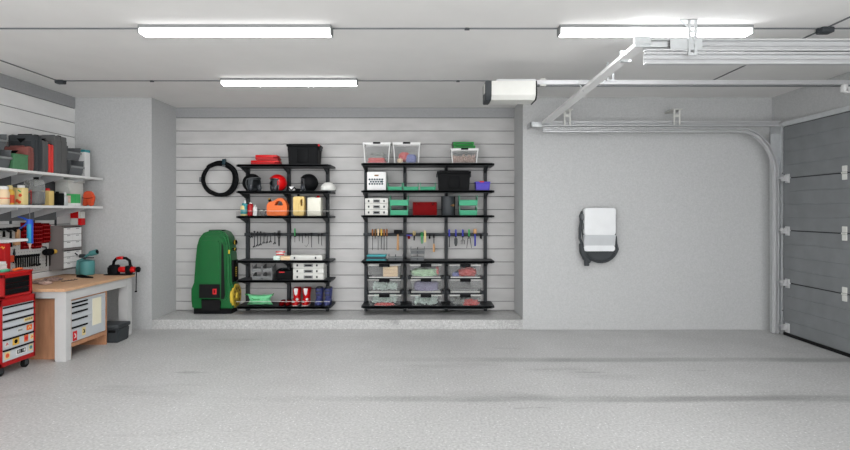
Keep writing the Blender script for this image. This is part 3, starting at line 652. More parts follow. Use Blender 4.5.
# small case + boxes on level 4 of rack 1
z4 = L1[3]
def latch_case(x0, x1, z, h, Y, label, n, lat, group, name='parts_case', dep=.2, grip=True):
    X0, X1 = U(x0,Y), U(x1,Y)
    t = T(name, label, 'case', ((X0+X1)/2,Y+dep/2,z), group)
    hh = h/n
    for k in range(n):
        d_ = P('drawer' if n > 1 else 'shell', M().box(X0,X1,Y,Y+dep,z+hh*k+.0015,z+hh*(k+1)-.0015,.005), 'off_white', t, True)
        zc_ = z+hh*(k+.5)
        for u in lat:
            xx = X0+(X1-X0)*u
            P('latch', M().box(xx-.011,xx+.011,Y-.005,Y,zc_-.014,zc_+.014,.003), 'charcoal', d_)
        xm = (X0+X1)/2
        if grip:
            P('handle', M().box(xm-(X1-X0)*.11,xm+(X1-X0)*.11,Y-.006,Y,zc_-.009,zc_+.009,.003), 'black', d_)
            P('grip_plate', M().box(xm-(X1-X0)*.15,xm+(X1-X0)*.15,Y-.003,Y+.001,zc_-.022,zc_+.02,.002), 'midgray', d_)
    return t
WC = 'white cases with dark latches'
latch_case(290, 322, z4+.001, .07, 6.95, 'long low white case with two dark latches, beside the folded packets', 1, (.14,.80), WC, grip=False)
latch_case(293, 323.6, L1[4]+.001, (L1[4]-.603)+.235, 6.95, 'three drawer white cabinet above the red and blue boots', 3, (.14,.78), WC, 'drawer_cabinet', .24)
latch_case(365, 388, L2[2]+.001, V(198.2,6.95)-L2[2], 6.95, 'three drawer white cabinet beside stacked mint bins', 3, (.16,.83), WC, 'drawer_cabinet')
t = S('folded_cloth', M().box(U(273,6.95),U(279.7,6.95),6.95,7.05,z4+.001,z4+.062,.012), 'scrap', 'small mint white packet under a red and white packet', 'packet', smooth=True)
S('folded_cloth', M().box(U(280,6.95),U(290,6.95),6.95,7.05,z4+.001,z4+.058,.015), 'beige', 'small beige packet beside the long low white case', 'packet', smooth=True)
t = T('red_white_packet', 'red and white crumpled packet lying on two small packets', 'packet', (U(280,6.95),7.0,z4+.063))
P('pouch', M().lump((U(280,6.97),7.0,z4+.095),(.05,.04,.033),.3,6,4,.6,z4+.063), 'off_white', t, 2)
P('printed_band', M().box(U(276,6.95),U(284,6.95),6.955,6.965,z4+.072,z4+.085,.003).box(U(275.5,6.95),U(285,6.95),6.955,6.965,z4+.108,z4+.122,.003), 'label_red', t)
# grey open bins
def pick_bin(x0, x1, yt, z, Y, colr, label, group, dep=.18, lowf=.45, post=True, name='stacking_bin'):
    X0, X1, Z1 = U(x0,Y), U(x1,Y), V(yt,Y) if yt > 20 else z+yt
    H = Z1-z; w = .006; zf = z+H*lowf
    t = T(name, label, 'stacking bin', ((X0+X1)/2,Y+dep/2,z), group)
    m = M().box(X0,X1,Y+.01,Y+dep,z,z+.006).box(X0,X1,Y+dep-w,Y+dep,z,z+H*.55).prism([(Y+.012,z),(Y,zf),(Y+w,zf),(Y+.018,z)],X0,X1,'X')
    for xx in (X0, X1-w): m.prism([(Y+.012,z),(Y,zf),(Y+.0,Z1),(Y+.012,Z1),(Y+.04,zf+.012),(Y+dep,Z1-.0),(Y+dep,z)], xx, xx+w, 'X')
    P('tray', m, colr, t)
    P('front_rim', M().box(X0-.003,X1+.003,Y-.006,Y+.004,zf-.01,zf+.004,.002), colr, t)
    return t
GB = 'grey bins on the first rack'
for j, (row, zz) in enumerate((('lower', L1[4]+.001), ('upper', L1[4]+.106))):
    for i, (p0, p1) in enumerate(((251.9,261.6),(262.2,272))):
        pick_bin(p0, p1, .098, zz, 6.95, 'midgray', 'small grey bin, %s row, %s' % (row, ['towards the green machine','towards the black bag']
                 [i]), GB)
# black bag with red label
X0, X1 = U(275,6.95), U(292.6,6.95); z5 = L1[4]
t = T('tool_bag', 'black soft tool bag with a small red label', 'bag', ((X0+X1)/2,7.05,z5))
P('bag_body', M().loft([(0.5*(X0+X1),7.06,z5+.001,.112,.1),(0.5*(X0+X1),7.06,z5+.02,.118,.108),(0.5*(X0+X1),7.06,z5+.115,.116,.1),(0.5*(X0+X1)+.012,7.06,z5+.145,.10,.06),(0.5*(X0+X1)+.02,7.06,z5+.15,.08,.03)],32,8), 'black', t, True)
P('bag_label', M().box(U(279,6.95),U(284.5,6.95),6.945,6.953,z5+.098,z5+.112,.002), 'label_red', t)
P('bag_handle', M().tube([(0.5*(X0+X1)-.05,7.0,z5+.12),(0.5*(X0+X1)-.02,6.98,z5+.158),(0.5*(X0+X1)+.05,6.98,z5+.158),(0.5*(X0+X1)+.08,7.0,z5+.12)], .007), 'charcoal', t, 2)
# green sack, shoes, boots
z6 = L1[5]; X0, X1 = U(244.6,6.93), U(270.8,6.93)
t = T('green_sack', 'pale green crinkled sack lying on the lowest shelf', 'sack', ((X0+X1)/2,7.0,z6))
m = M(); tb = bmesh.new(); n1, n2 = 28, 12
for side in (-1, 1):
    g = [[None]*(n2+1) for _ in range(n1+1)]
    for i in range(n1+1):
        for j in range(n2+1):
            u, v = i/n1*2-1, j/n2*2-1
            pin = 1 - .25*(1-abs(v))*abs(u)**3
            x = (X0+X1)/2 + u*(X1-X0)/2*pin + .006*noise.noise(Vector((u*4,v*4,side)))
            z = z6+.078 + v*.074*(1-.16*(1-u*u)*(1 if v>0 else 0)) + .006*noise.noise(Vector((u*5,v*3,3)))
            th = .07*(1-u**4)*(1-v**4)**.7
            y = 7.03 + side*(th + .016*noise.noise(Vector((u*6,v*5,side*3)))*(1-u**4)*(1-v**4)) 
            g[i][j] = tb.verts.new((x, y, max(z, z6+.002)))
    for i in range(n1):
        for j in range(n2): tb.faces.new((g[i][j],g[i+1][j],g[i+1][j+1],g[i][j+1]))
bmesh.ops.remove_doubles(tb, verts=tb.verts[:], dist=.0015)
P('sack_body', m.add(tb), 'pale_green', t, 2)
P('tie_corner', M().tube([(X0+.005,7.03,z6+.14),(X0-.03,7.02,z6+.152)], [.008,.004]), 'leaf', t, 2)
P('tie_corner', M().tube([(X1-.01,7.03,z6+.13),(X1+.01,7.03,z6+.16)], [.008,.004]), 'leaf', t, 2)
P('pocket_opening', M().tube([(X0+.09,6.965,z6+.105),(X0+.11,6.955,z6+.09),(X0+.17,6.952,z6+.086),(X0+.21,6.96,z6+.10)], .0045), 'leaf', t, 2)
for k, px in enumerate((280.6, 287)):
    X = U(px,6.95)
    t = T('work_shoe', ['small dark brown red shoe next to the green sack','small dark brown red shoe next to the red boots'][k], 'shoe', (X,7.05,z6), 'dark shoes on the lowest shelf')
    P('upper', M().loft([(X,7.04,z6+.008,.034,.10),(X,7.04,z6+.03,.036,.098),(X,7.06,z6+.05,.03,.07),(X,7.08,z6+.062,.026,.05)],20,2.4), 'deep_red', t, True)
    P('sole', M().loft([(X,7.04,z6+.0,.035,.104),(X,7.04,z6+.010,.036,.105)],20,2.4), 'black', t, True)
    P('opening', M().loft([(X,7.09,z6+.0622,.02,.036),(X,7.09,z6+.064,.019,.034)],16,2.2), 'black', t)
def boot(X, z, Y, h, w, cmain, cbuck, csole, label, group, kind):
    t = T('ski_boot', label, 'boot', (X,Y+.12,z), group)
    r = w/2
    P('foot_shell', M().loft([(X,Y+.13,z+.014,r*.82,.125),(X,Y+.13,z+.04,r*.92,.125),(X,Y+.14,z+.07,r*.85,.11),(X,Y+.17,z+.095,r*.75,.075)],24,2.6), cmain, t, True)
    P('cuff', M().loft([(X,Y+.175,z+.07,r*.72,.07),(X,Y+.17,z+.11,r*.8,.072),(X,Y+.165,z+.18,r*.95,.075),(X,Y+.165,z+h*.93,r*1.0,.075),(X,Y+.19,z+h,r*.85,.05)],24,2.6), cmain, t, True)
    P('sole', M().loft([(X,Y+.13,z,r*.8,.125),(X,Y+.13,z+.014,r*.84,.128)],24,2.6), csole, t, True)
    if kind == 0:
        P('tongue', M().prism([(X-r*.5,z+h*.98),(X+r*.5,z+h*.98),(X+r*.32,z+h*.66),(X,z+h*.55),(X-r*.32,z+h*.66)], Y+.082, Y+.10, 'Y', .004), cbuck, t, True)
        P('instep_patch', M().lump((X+r*.45,Y+.06,z+.085),(r*.3,.03,.018),.1,3,1).lump((X-r*.3,Y+.02,z+.06),(r*.35,.03,.014),.1,3,2), cbuck, t, 2)
    else:
        for q in (.35, .6, .82): P('buckle', M().box(X-r*.7,X+r*.55,Y+.085,Y+.10,z+h*q-.007,z+h*q+.007,.003), cbuck, t)
        P('liner', M().loft([(X,Y+.17,z+h*.9,r*.8,.06),(X,Y+.17,z+h*1.03,r*.7,.055)],20,2.6), cbuck, t, True)
sk = 6.92
for k, px in enumerate((296.0, 305.8)): boot(U(px,sk+.1), z6, sk, .235, .115, 'bright_red', 'white', 'off_white', ['red ski boot with white tongue, next to the dark shoes','red ski boot with white tongue, next to the blue boots'][k], 'red ski boots', 0)
for k, px in enumerate((318.6, 327.6)): boot(U(px,sk+.1), z6, sk, .235, .108, 'boot_blue', 'charcoal', 'charcoal', ['dark blue boot beside a red boot','dark blue boot at the end of the lowest shelf'][k], 'dark blue boots', 1)
# ------------------------------------------------------------------ rack 2 items
zb = L2[1]
X0, X1, H = U(367,6.95), U(386,6.95), V(171.8,6.95)-zb
t = T('white_crate', 'tall white plastic crate with a pattern of holes', 'crate', ((X0+X1)/2,7.06,zb))
P('crate_body', M().box(X0,X1,6.95,7.2,zb+.001,zb+H,.012), 'white', t, True)
m = M()
for r_ in range(3):
    for c_ in range(6):
        xx = X0+.035+c_*.034+(r_%2)*.0; zz = zb+.09+r_*.03
        m.cyl((xx+(.017 if r_==1 else 0) if c_<5 or r_!=1 else xx,6.9465,zz),(xx+(.017 if r_==1 else 0) if c_<5 or r_!=1 else xx,6.9505,zz),.0135,n=12)
P('hole_pattern', m, 'dark_teal', t)
P('hand_grip', M().box((X0+X1)/2-.028,(X0+X1)/2+.028,6.9465,6.951,zb+H-.058,zb+H-.04,.002), 'brown', t)
GM = 'mint green trays in a row on the second shelf'
for k, (p0, p1) in enumerate(((387.6,402.2),(403.2,418.3),(420.2,435.6))):
    pick_bin(p0, p1, 182.6, zb+.001, 6.95, 'mint', ['low mint green tray beside the white crate','low mint green tray in the middle of the row of three','low mint green tray beside the large black bin'][k], GM)
X0, X1, H = U(475.8,6.95), U(490,6.95), V(181.5,6.95)-zb
t = T('purple_box', 'bright purple lidded box with a red clip on the second shelf', 'box', ((X0+X1)/2,7.03,zb))
P('box_body', M().taper(X0,X1,6.95,7.13,zb+.001,zb+H*.78,.94,.006), 'purple', t, True)
P('lid', M().box(X0-.006,X1+.006,6.945,7.135,zb+H*.78,zb+H,.008), 'purple', t, True)
P('clip', M().box((X0+X1)/2-.045,(X0+X1)/2+.015,6.938,6.96,zb+H-.012,zb+H+.006,.003), 'label_red', t)
zc3 = L2[2]
GS = 'mint green bins stacked in pairs'
for nm, p0, p1 in (('beside the white cabinet', 390.2, 408), ('beside the dark cylinder', 459.6, 477.2)):
    pick_bin(p0, p1, .128, zc3+.001, 6.95, 'mint', 'lower mint green bin of the pair %s' % nm, GS, .22, .5)
    pick_bin(p0-.4, p1+.4, .14, zc3+.134, 6.95, 'mint', 'upper mint green bin of the pair %s' % nm, GS, .22, .5)
X0, X1, H = U(412.8,6.95), U(437,6.95), V(202,6.95)-zc3
t = T('red_box', 'dark red rectangular box with two round studs on the third shelf', 'box', ((X0+X1)/2,7.05,zc3))
P('box_body', M().box(X0,X1,6.95,7.15,zc3+.001,zc3+H,.006), 'deep_red', t, True)
for u in (.17,.83): P('stud', M().lathe([(.012,0),(.012,.004),(.006,.006)], (X0+(X1-X0)*u,6.95,zc3+H-.03),12,'Y'), 'gray', t, True)
xc = U(448.2,7.0); H = V(196,6.95)-zc3
t = T('dark_drum', 'dark grey upright cylinder with a brown clasp', 'drum', (xc,7.05,zc3))
P('drum_body', M().lathe([(.088,0),(.092,.006),(.092,H-.006),(.088,H)], (xc,7.05,zc3+.001),32), 'charcoal', t, True)
P('side_band', M().box(xc-.094,xc-.078,7.0,7.06,zc3,zc3+H,.004).box(xc+.078,xc+.096,7.0,7.06,zc3,zc3+H,.004), 'black', t)
P('clasp', M().box(xc+.052,xc+.08,6.965,6.985,zc3+.12,zc3+.15,.004).box(xc+.03,xc+.056,6.955,6.968,zc3+.13,zc3+.14,.002), 'brown', t)
z44 = L2[3]
X0, X1 = U(366.3,6.95), U(386,6.95)
t = T('aqua_case', 'aqua and dark teal flat case on the worktop shelf', 'case', ((X0+X1)/2,7.05,z44))
P('base', M().box(X0,X1,6.95,7.13,z44+.001,z44+.02,.004), 'aqua', t); P('middle_band', M().box(X0+.008,X1-.012,6.957,7.12,z44+.02,z44+.055,.004), 'dark_teal', t); P('lid', M().box(X0+.006,X1-.0,6.95,7.13,z44+.055,z44+.08,.006), 'aqua', t, True)
GR = 'grey bins on the second rack'
def gbin(p0, p1, z, h, label):
    X0, X1 = U(p0,6.95), U(p1,6.95)
    t = pick_bin(p0, p1, h, z, 6.95, 'gray', label, GR, .16, .5)
    xm = (X0+X1)/2
    P('divider', M().box(xm-.006,xm+.006,6.948,6.962,z+.01,z+h,.002), 'charcoal', t)
    P('front_lip', M().box(X0-.004,X1+.004,6.938,6.952,z+h*.5,z+h*.62,.003), 'midgray', t)
gbin(388.2, 402.8, z44+.001, .085, 'single grey bin beside the aqua case')
gbin(410.5, 424.2, z44+.001, .09, 'lower grey bin of the two stacked under the pliers')
gbin(410.5, 424.6, z44+.093, .092, 'upper grey bin of the two stacked under the pliers')
# ------------------------------------------------------------------ hanging tools
YH = 7.175
def hk(t, X, Y=7.175): P('hook', M().tube([(X,7.206,BAR+.004),(X,Y-.012,BAR-.002),(X,Y-.016,BAR+.012)], .0035, 6), 'black', t, 2)
def wrench(px, yt, yb, label, w=.011, open_=True, name='hanging_wrench'):
    X = U(px,YH); za_, zb_ = V(yt,YH), V(yb,YH)
    t = T(name, label, 'wrench', (X,YH,zb_), 'dark wrenches on the first tool bar'); hk(t, X)
    m = M().box(X-w/2,X+w/2,YH-.004,YH+.004,zb_+.02,za_,.002)
    m.lathe([(w*1.1,0),(w*1.2,.002),(w*1.2,.008),(w*1.1,.01)], (X,YH-.005,za_-.004),14,'Y')
    a = w*1.7
    m.prism([(X-w/2,zb_+.028),(X+w/2,zb_+.028),(X+a*.8,zb_+.018),(X+a*.6,zb_),(X+w*.3,zb_+.004),(X+w*.3,zb_+.014),(X-w*.6,zb_+.010),(X-w*.9,zb_-.004),(X-a*1.3,zb_+.004),(X-a*.9,zb_+.02)], YH-.005, YH+.005,'Y')
    P('wrench_body', m, 'dark_steel', t)
L_ = [(251.7,233,238),(254.4,231.5,247.5),(257.6,232,246.3),(260.6,232,245.4),(264,233,243.6),(267.2,234,243.3),(270.6,234,242.6),(274.9,233,244.2)]
names = ['short stub wrench at the start of the bar','longest wrench of the row, second on the bar','third wrench along the bar','fourth wrench along the bar','fifth wrench along the bar','sixth wrench along the bar','seventh wrench, short, along the bar','eighth wrench, last before the black pliers']
for (a,b,c_), n_ in zip(L_, names): wrench(a,b,c_,'dark '+n_+' of the first rack')
def pliers(px, yt, yb, colr, label, group, claw='dark_steel', spread=.014, name='hanging_pliers'):
    X = U(px,YH); a, b = V(yt,YH), V(yb,YH); mid = b+(a-b)*.48
    t = T(name, label, 'pliers', (X,YH,b), group)
    P('grip', M().tube([(X-.004,YH,mid),(X-.012,YH,mid+.03),(X-.011,YH,a)], [.005,.008,.007]), colr, t, 2)
    P('grip', M().tube([(X+.004,YH,mid),(X+.012,YH,mid+.03),(X+.011,YH,a)], [.005,.008,.007]), colr, t, 2)
    P('jaws', M().tube([(X,YH,mid+.004),(X-spread,YH,mid-.02),(X-spread*1.0,YH,b+.02),(X-spread*.5,YH,b)], [.007,.006,.0055,.003]).tube([(X,YH,mid+.004),(X+spread,YH,mid-.02),(X+spread*1.0,YH,b+.02),(X+spread*.5,YH,b)], [.007,.006,.0055,.003]).lathe([(.009,0),(.009,.016)], (X,YH-.008,mid),12,'Y'), claw, t, 2)
    hk(t, X)
pliers(279, 230.5, 246.3, 'black', 'heavy black pliers hanging left of the middle post of the first rack', 'pliers', spread=.006)
def driver(px, yt, ym, yb, hcol, label, group, shc='dark_steel', hr=.011, sr=.0035, name='screwdriver'):
    X = U(px,YH); a, m_, b = V(yt,YH), V(ym,YH), V(yb,YH); h = a-m_
    t = T(name, label, 'screwdriver', (X,YH-.012,b), group)
    P('handle', M().lathe([(hr*.7,0),(hr*.9,h*.1),(hr*.75,h*.25),(hr,h*.5),(hr,h*.85),(hr*.7,h)], (X,YH-.01,m_),12), hcol, t, True)
    P('shaft', M().cyl((X,YH-.01,b),(X,YH-.01,m_+.004),sr,n=8), shc, t, True)
    P('holder', M().box(X-.009,X+.009,YH-.02,7.206,m_-.012,m_+.002,.002), 'black', t)
driver(295, 228.3, 236, 242.3, 'cap_green', 'green handled screwdriver on the first rack tool bar', 'screwdrivers')
for (px,yt,yb,n_) in ((299.2,234,241.3,'short thin pick'),(302.4,234,243.2,'slightly longer thin pick'),(305.3,234,238,'stubby pick'),(308.4,234,238,'second stubby pick'),(311.6,233,247.6,'longest thin pick'),(318.6,234,244,'medium thin pick'),(321.6,234,245.7,'last long thin pick')):
    X = U(px,YH); a, b = V(yt,YH), V(yb,YH)
    t = T('hanging_pick', 'dark %s hanging beyond the green handled screwdriver' % n_, 'pick tool', (X,YH,b), 'dark picks on the first tool bar')
    P('shaft', M().tube([(X,YH,a),(X,YH,b+.01),(X+.006,YH,b)], [.005,.0045,.003],8), 'dark_steel', t, 2)
    P('collar', M().box(X-.007,X+.007,YH-.008,7.206,a-.02,a+.004,.002), 'black', t)
# curved cables under the picks
S('wire_loop', M().tube([(U(304.6,YH),YH,V(245.5,YH)),(U(306.5,YH),YH-.006,V(246.6,YH)),(U(308.6,YH),YH,V(243.6,YH)),(U(308.6,YH),YH,V(238,YH))], .003,6), 'dark_steel', 'thin dark bent hook hanging between the picks', 'hook', smooth=2)
GD = 'long shafted screwdrivers'
for px, colr, yb, n_ in ((372.6,'brown_handle',250,'brown handled screwdriver beside the post'),(375.4,'brown',238.5,'dark brown handled stubby screwdriver'),(378.2,'beige',250,'beige handled screwdriver'),(381.4,'amber',249.3,'amber yellow handled screwdriver'),(384.2,'brown_handle',250.3,'brown handled screwdriver next to the amber one'),(386.9,'brown_handle',250,'brown handled screwdriver towards the mallet')):
    driver(px, 229, 235.6, yb, colr, n_+' on the second rack', GD, hr=.0135, sr=.0045)
X = U(397.9,YH)
t = T('mallet', 'black headed mallet with long wooden handle', 'mallet', (X,YH,V(250,YH)))
P('head', M().box(U(393.9,YH),U(402.2,YH),YH-.03,YH+.025,V(233.8,YH),V(229.9,YH),.006), 'black', t, True)
P('handle', M().tube([(X,YH,V(250.3,YH)),(X,YH,V(243,YH)),(X,YH,V(233,YH))], [.019,.016,.012],12), 'wood_handle', t, 2)
hk(t, X)
pliers(414.2, 231, 240.5, 'cream', 'yellow and black pliers, jaws up, on the second rack', 'pliers', 'black', .006)
t = T('clamp', 'small blue and dark red clamp beside a post', 'clamp', (U(409,YH),YH,V(239,YH)))
P('bar', M().box(U(406.3,YH),U(412,YH),YH-.012,YH+.0,V(235.9,YH),V(234.6,YH),.003), 'blue', t); P('jaw', M().box(U(407.9,YH),U(410.1,YH),YH-.012,YH+.006,V(239,YH),V(236,YH),.003), 'deep_red', t); hk(t, U(409,YH))
pliers(422, 232, 243.8, 'cap_green', 'green handled pliers hanging beside a yellow stick', 'pliers', 'cap_green', .01)
t = T('folding_rule', 'yellow folding rule hanging upright beside green pliers', 'ruler', (U(425,YH),YH,V(242.5,YH)))
P('leaf', M().box(U(424.1,YH),U(425.1,YH),YH-.02,YH-.012,V(242.3,YH),V(230.2,YH),.002), 'cream', t); P('leaf', M().box(U(425.2,YH),U(426,YH),YH-.018,YH-.01,V(242,YH),V(231,YH),.002), 'cream', t); P('clip', M().box(U(424.1,YH),U(426,YH),YH-.012,7.206,V(236,YH),V(234,YH),.002), 'black', t)
for px, n_ in ((429.6,'dark empty hook beside the small brush'),(481,'dark empty hook at the end of the second tool bar')):
    S('bar_hook', M().box(U(px,YH)-.013,U(px,YH)+.013,YH-.01,7.206,V(238.6,YH),V(234,YH),.004).tube([(U(px,YH),YH,V(238,YH)),(U(px,YH),YH-.02,V(239,YH)),(U(px,YH),YH-.025,V(237,YH))],.004,6), 'black', n_, 'hook', 'empty hooks', True)
X = U(433.9,YH)
t = T('chisel', 'tan handled chisel hanging upside down, left of a post', 'chisel', (X,YH,V(252,YH)))
P('handle', M().lathe([(.010,0),(.016,.01),(.015,.09),(.009,.115)], (X,YH,V(252,YH)),14), 'wood_handle', t, True); P('blade', M().box(X-.007,X+.007,YH-.004,YH+.004,V(243.5,YH),V(236,YH),.002), 'dark_steel', t); P('holder', M().box(X-.012,X+.012,YH-.01,7.206,V(238,YH),V(234,YH),.003), 'black', t)
def hand_tool(px, yb, label, kind, colr='blue'):
    X = U(px,YH); Y = YH-.012
    t = T({'knife':'putty_knife','trowel':'garden_trowel','fork':'garden_fork','claw':'garden_cultivator'}[kind], label, 'hand tool', (X,Y,V(yb,YH)), 'blue and green handled hand tools')
    P('handle', M().lathe([(.011,0),(.014,.01),(.011,.04),(.014,.075),(.010,.095)], (X,Y,V(236.2,YH)),14), colr, t, True)
    P('holder', M().box(X-.012,X+.012,Y,7.206,V(237.3,YH),V(235.8,YH),.002), 'black', t)
    a, b = V(236.5,YH), V(yb,YH)
    if kind == 'knife': m = M().box(X-.004,X+.008,Y-.003,Y+.003,b,a,.001).box(X-.008,X+.010,Y-.003,Y+.003,b,b+.012)
    elif kind == 'trowel':
        m = M().cyl((X,Y,a+.004),(X,Y,a-.02),.005).prism([(X-.006,a-.012),(X+.006,a-.012),(X+.023,a-.03),(X+.023,b+.04),(X+.012,b+.0),(X-.012,b+.0),(X-.023,b+.04),(X-.023,a-.03)], Y-.003, Y+.003,'Y')
    elif kind == 'fork':
        m = M().cyl((X,Y,a+.004),(X,Y,b+.025),.005)
        for s_ in (-1,0,1): m.tube([(X+s_*.004,Y,a-.045),(X+s_*.022,Y-.004,a-.055),(X+s_*.022,Y-.008,b)], [.004,.0045,.003],8)
    else:
        m = M().cyl((X,Y,a+.004),(X,Y,a-.02),.007)
        for s_ in (-1,1): m.tube([(X,Y,a-.018),(X+s_*.02,Y,a-.03),(X+s_*.018,Y,a-.055),(X+s_*.034,Y-.008,b)], [.006,.006,.005,.003],8)
    P('blade', m, 'dark_steel', t, True)
hand_tool(449.2, 246.8, 'slim blue handled putty knife beside the post', 'knife')
hand_tool(455.8, 246, 'blue handled garden trowel with dark blade', 'trowel')
hand_tool(462.7, 244.2, 'blue handled garden fork with dark prongs', 'fork')
hand_tool(469, 248, 'mint green handled cultivator with two claws', 'claw', 'cap_green')
X = U(475,YH)
t = T('hand_brush', 'small brush with tan head and blue handle hanging down', 'brush', (X,YH,V(246,YH)))
P('handle', M().tube([(X,YH-.01,V(246,YH)),(X,YH-.01,V(236,YH)),(X,YH-.01,V(234,YH))], [.011,.012,.009],12), 'blue', t, 2); P('head', M().box(X-.022,X+.022,YH-.02,YH+.005,V(233.4,YH),V(228.8,YH),.006), 'wood_handle', t, True); hk(t, X)
# ------------------------------------------------------------------ hose coil
xc, zc_, Yh = U(221.2,7.24), V(179,7.24), 7.24
t = T('garden_hose', 'coil of black hose hanging on the board wall above the green machine', 'hose', (xc, Yh, zc_-.25))
m = M(); nT = 6; pts = []
for k in range(nT*48+1):
    a = 2*math.pi*k/48; tn = k/48
    rad = .222 + .018*math.sin(tn*2.1) + .008*math.sin(a*2+tn)
    pts.append((xc + rad*math.cos(a) + .012*math.cos(tn*1.7) - (.012 if math.cos(a)<-.6 else 0), Yh - .022 - .012*((tn*1.3) % 2.2) + .004*math.sin(a*3), zc_ + rad*1.0*math.sin(a) - .006*math.sin(tn)))
P('hose_loops', m.tube(pts, .0135, 8), 'black', t, 2)
P('binding', M().box(U(224,Yh),U(226.8,Yh),Yh-.075,Yh-.004,V(165,Yh),V(159.5,Yh),.006).tube([(U(225,Yh),Yh-.07,V(160.5,Yh)),(U(227.8,Yh),Yh-.08,V(159.5,Yh))],.006), 'dark_teal', t, True)
P('wall_peg', M().box(U(223.5,Yh),U(226.5,Yh),Yh-.06,7.3,V(167,Yh),V(165.6,Yh)), 'gray', t)
P('coupling', M().cyl((U(201.8,Yh),Yh-.05,V(182,Yh)),(U(202,Yh),Yh-.05,V(177.5,Yh)),.014), 'gray', t, True)
# ------------------------------------------------------------------ green upright machine
YM = 6.98; zf = .128
def mx_(px): return U(px, YM)
def mz(py): return V(py, YM)
xm = mx_(211)
mw = T('lawn_mower', 'large green upright stored lawn mower standing on end beside the rack', 'lawn mower', (xm, 7.12, zf))
outl = [(190.6,309.8),(189.6,300),(189.6,290),(192.3,283),(193.8,262),(195.4,246),(197.6,238.5),(202,233),(209,230.6),(218,230.4),(223.6,232.6),(227,237.5),(228.6,246),(229.8,262),(230.4,283),(232.6,290),(232.2,309.8)]
def poly(l, k=0): return [(mx_(a), mz(b)) for a, b in l]
P('deck', M().prism(poly(outl), YM+.03, YM+.29, 'Y', .022), 'mower_green', mw, True)
P('hood', M().prism(poly([(198.4,284),(199.4,243),(201.5,238.6),(205,236),(220,236),(223.4,239.3),(225.2,246),(226.5,298),(224,301),(198.6,301)]), YM+.0, YM+.04, 'Y', .012), 'mower_green', mw, True)
P('hood_panel', M().prism(poly([(200.6,283),(201.2,243.5),(203,240.2),(218.6,240.2),(220,243.5),(220,283)]), YM-.008, YM+.006, 'Y', .006), 'mower_green', mw, True)
P('air_slot', M().prism(poly([(221.6,242),(223.4,246),(225,295),(224,299),(221,299)]), YM-.005, YM+.001, 'Y', .002), 'rubber', mw)
P('lower_panel', M().prism(poly([(199.4,284.2),(220,284.2),(220,298),(199.2,298)]), YM-.01, YM+.002, 'Y', .003), 'rubber', mw, True)
P('bag_flap', M().prism(poly([(201,298.4),(220.4,298.4),(219.6,311),(201.6,311)]), YM+.0, YM+.05, 'Y', .006), 'rubber', mw, True)
P('switch', M().box(mx_(213),mx_(217),YM-.018,YM-.01,mz(294.2),mz(288.6),.003), 'label_red', mw)
P('switch_rocker', M().box(mx_(214.2),mx_(215.6),YM-.021,YM-.017,mz(293),mz(290),.001), 'deep_red', mw)
XW = mx_(231.6)
P('wheel', M().lathe([(.10,-.03),(.158,-.026),(.164,-.01),(.164,.008),(.156,.016),(.10,.016)], (XW,YM+.165,mz(297.4)),32,'X'), 'yellow', mw, True)
P('wheel_hub', M().lathe([(.05,.016),(.045,.03),(.02,.036)], (XW,YM+.165,mz(297.4)),20,'X'), 'yellow', mw, True)
m = M()
for k in range(10):
    a = k*math.pi/5; m.cyl((XW+.012,YM+.165+.105*math.cos(a),mz(297.4)+.105*math.sin(a)),(XW+.018,YM+.165+.105*math.cos(a),mz(297.4)+.105*math.sin(a)),.018,n=10)
P('wheel_openings', m, 'brown', mw, True)
XS2 = mx_(230)
P('side_box', M().box(XS2-.02,XS2+.028,YM+.06,YM+.24,mz(283),mz(261),.01), 'black', mw, True)
m = M()
for k in range(5): m.box(XS2+.028,XS2+.030,YM+.13,YM+.17,mz(268+k*2.1+1.3),mz(268+k*2.1))
P('side_marking', m, 'yellow', mw)
P('handle_knob', M().lathe([(.03,0),(.036,.01),(.036,.035),(.02,.045)], (XS2-.01,YM+.16,mz(243)),16,'X').lathe([(.02,0),(.02,.05)], (XS2-.01,YM+.13,mz(250)),12,'X'), 'black', mw, True)
P('knob_ring', M().lathe([(.037,0),(.037,.008)], (XS2+.012,YM+.16,mz(243)),16,'X').lathe([(.022,0),(.022,.008)], (XS2+.02,YM+.13,mz(250)),16,'X'), 'yellow', mw, True)
P('top_grille', M().box(mx_(206),mx_(220),YM+.08,YM+.2,mz(231.8),mz(230.2),.006), 'rubber', mw, True)
P('base_foot', M().box(mx_(192),mx_(230),YM+.05,YM+.27,zf,mz(309),.005), 'black', mw)
P('badge', M().box(mx_(227.6),mx_(229),YM+.022,YM+.032,mz(254),mz(250)), 'yellow', mw)
# ------------------------------------------------------------------ left wall shelves
XWF = XL  # wall face
def wshelf(z, Y0, Y1, X1, label, posts):
    t = T('wall_shelf', label, 'wall shelf', ((XL+X1)/2,(Y0+Y1)/2,z), 'white wall shelves above the workbench')
    P('board', M().box(XL+.002, X1, Y0, Y1, z-.028, z, .003), 'white', t)
    for y in posts:
        P('bracket', M().prism([(XL+.012,z-.028),(X1-.05,z-.028),(X1-.05,z-.045),(XL+.012,z-.14)], y-.006, y+.006, 'Y'), 'metal_white', t)
    return t
XS = -4.15
ZU, ZM, ZS = V(178,6.58), V(206.3,6.58)-.0, V(238.4,5.36)
ZM = CH + (CY-206.3)/F*6.58
bp = [3.2,3.8,4.4, 4.98, 5.28, 5.62, 5.95, 6.3]
wshelf(ZU, 2.6, 6.60, XS, 'long white wall shelf holding plastic tool cases, uppermost of the three', bp)
wshelf(ZM, 2.6, 6.60, XS, 'long white wall shelf holding bottles and jugs', bp)
wshelf(ZS, 3.2, 5.36, XS, 'shorter white wall shelf in front of the pegboard, lowest of the three', [3.5,4.2,5.0])
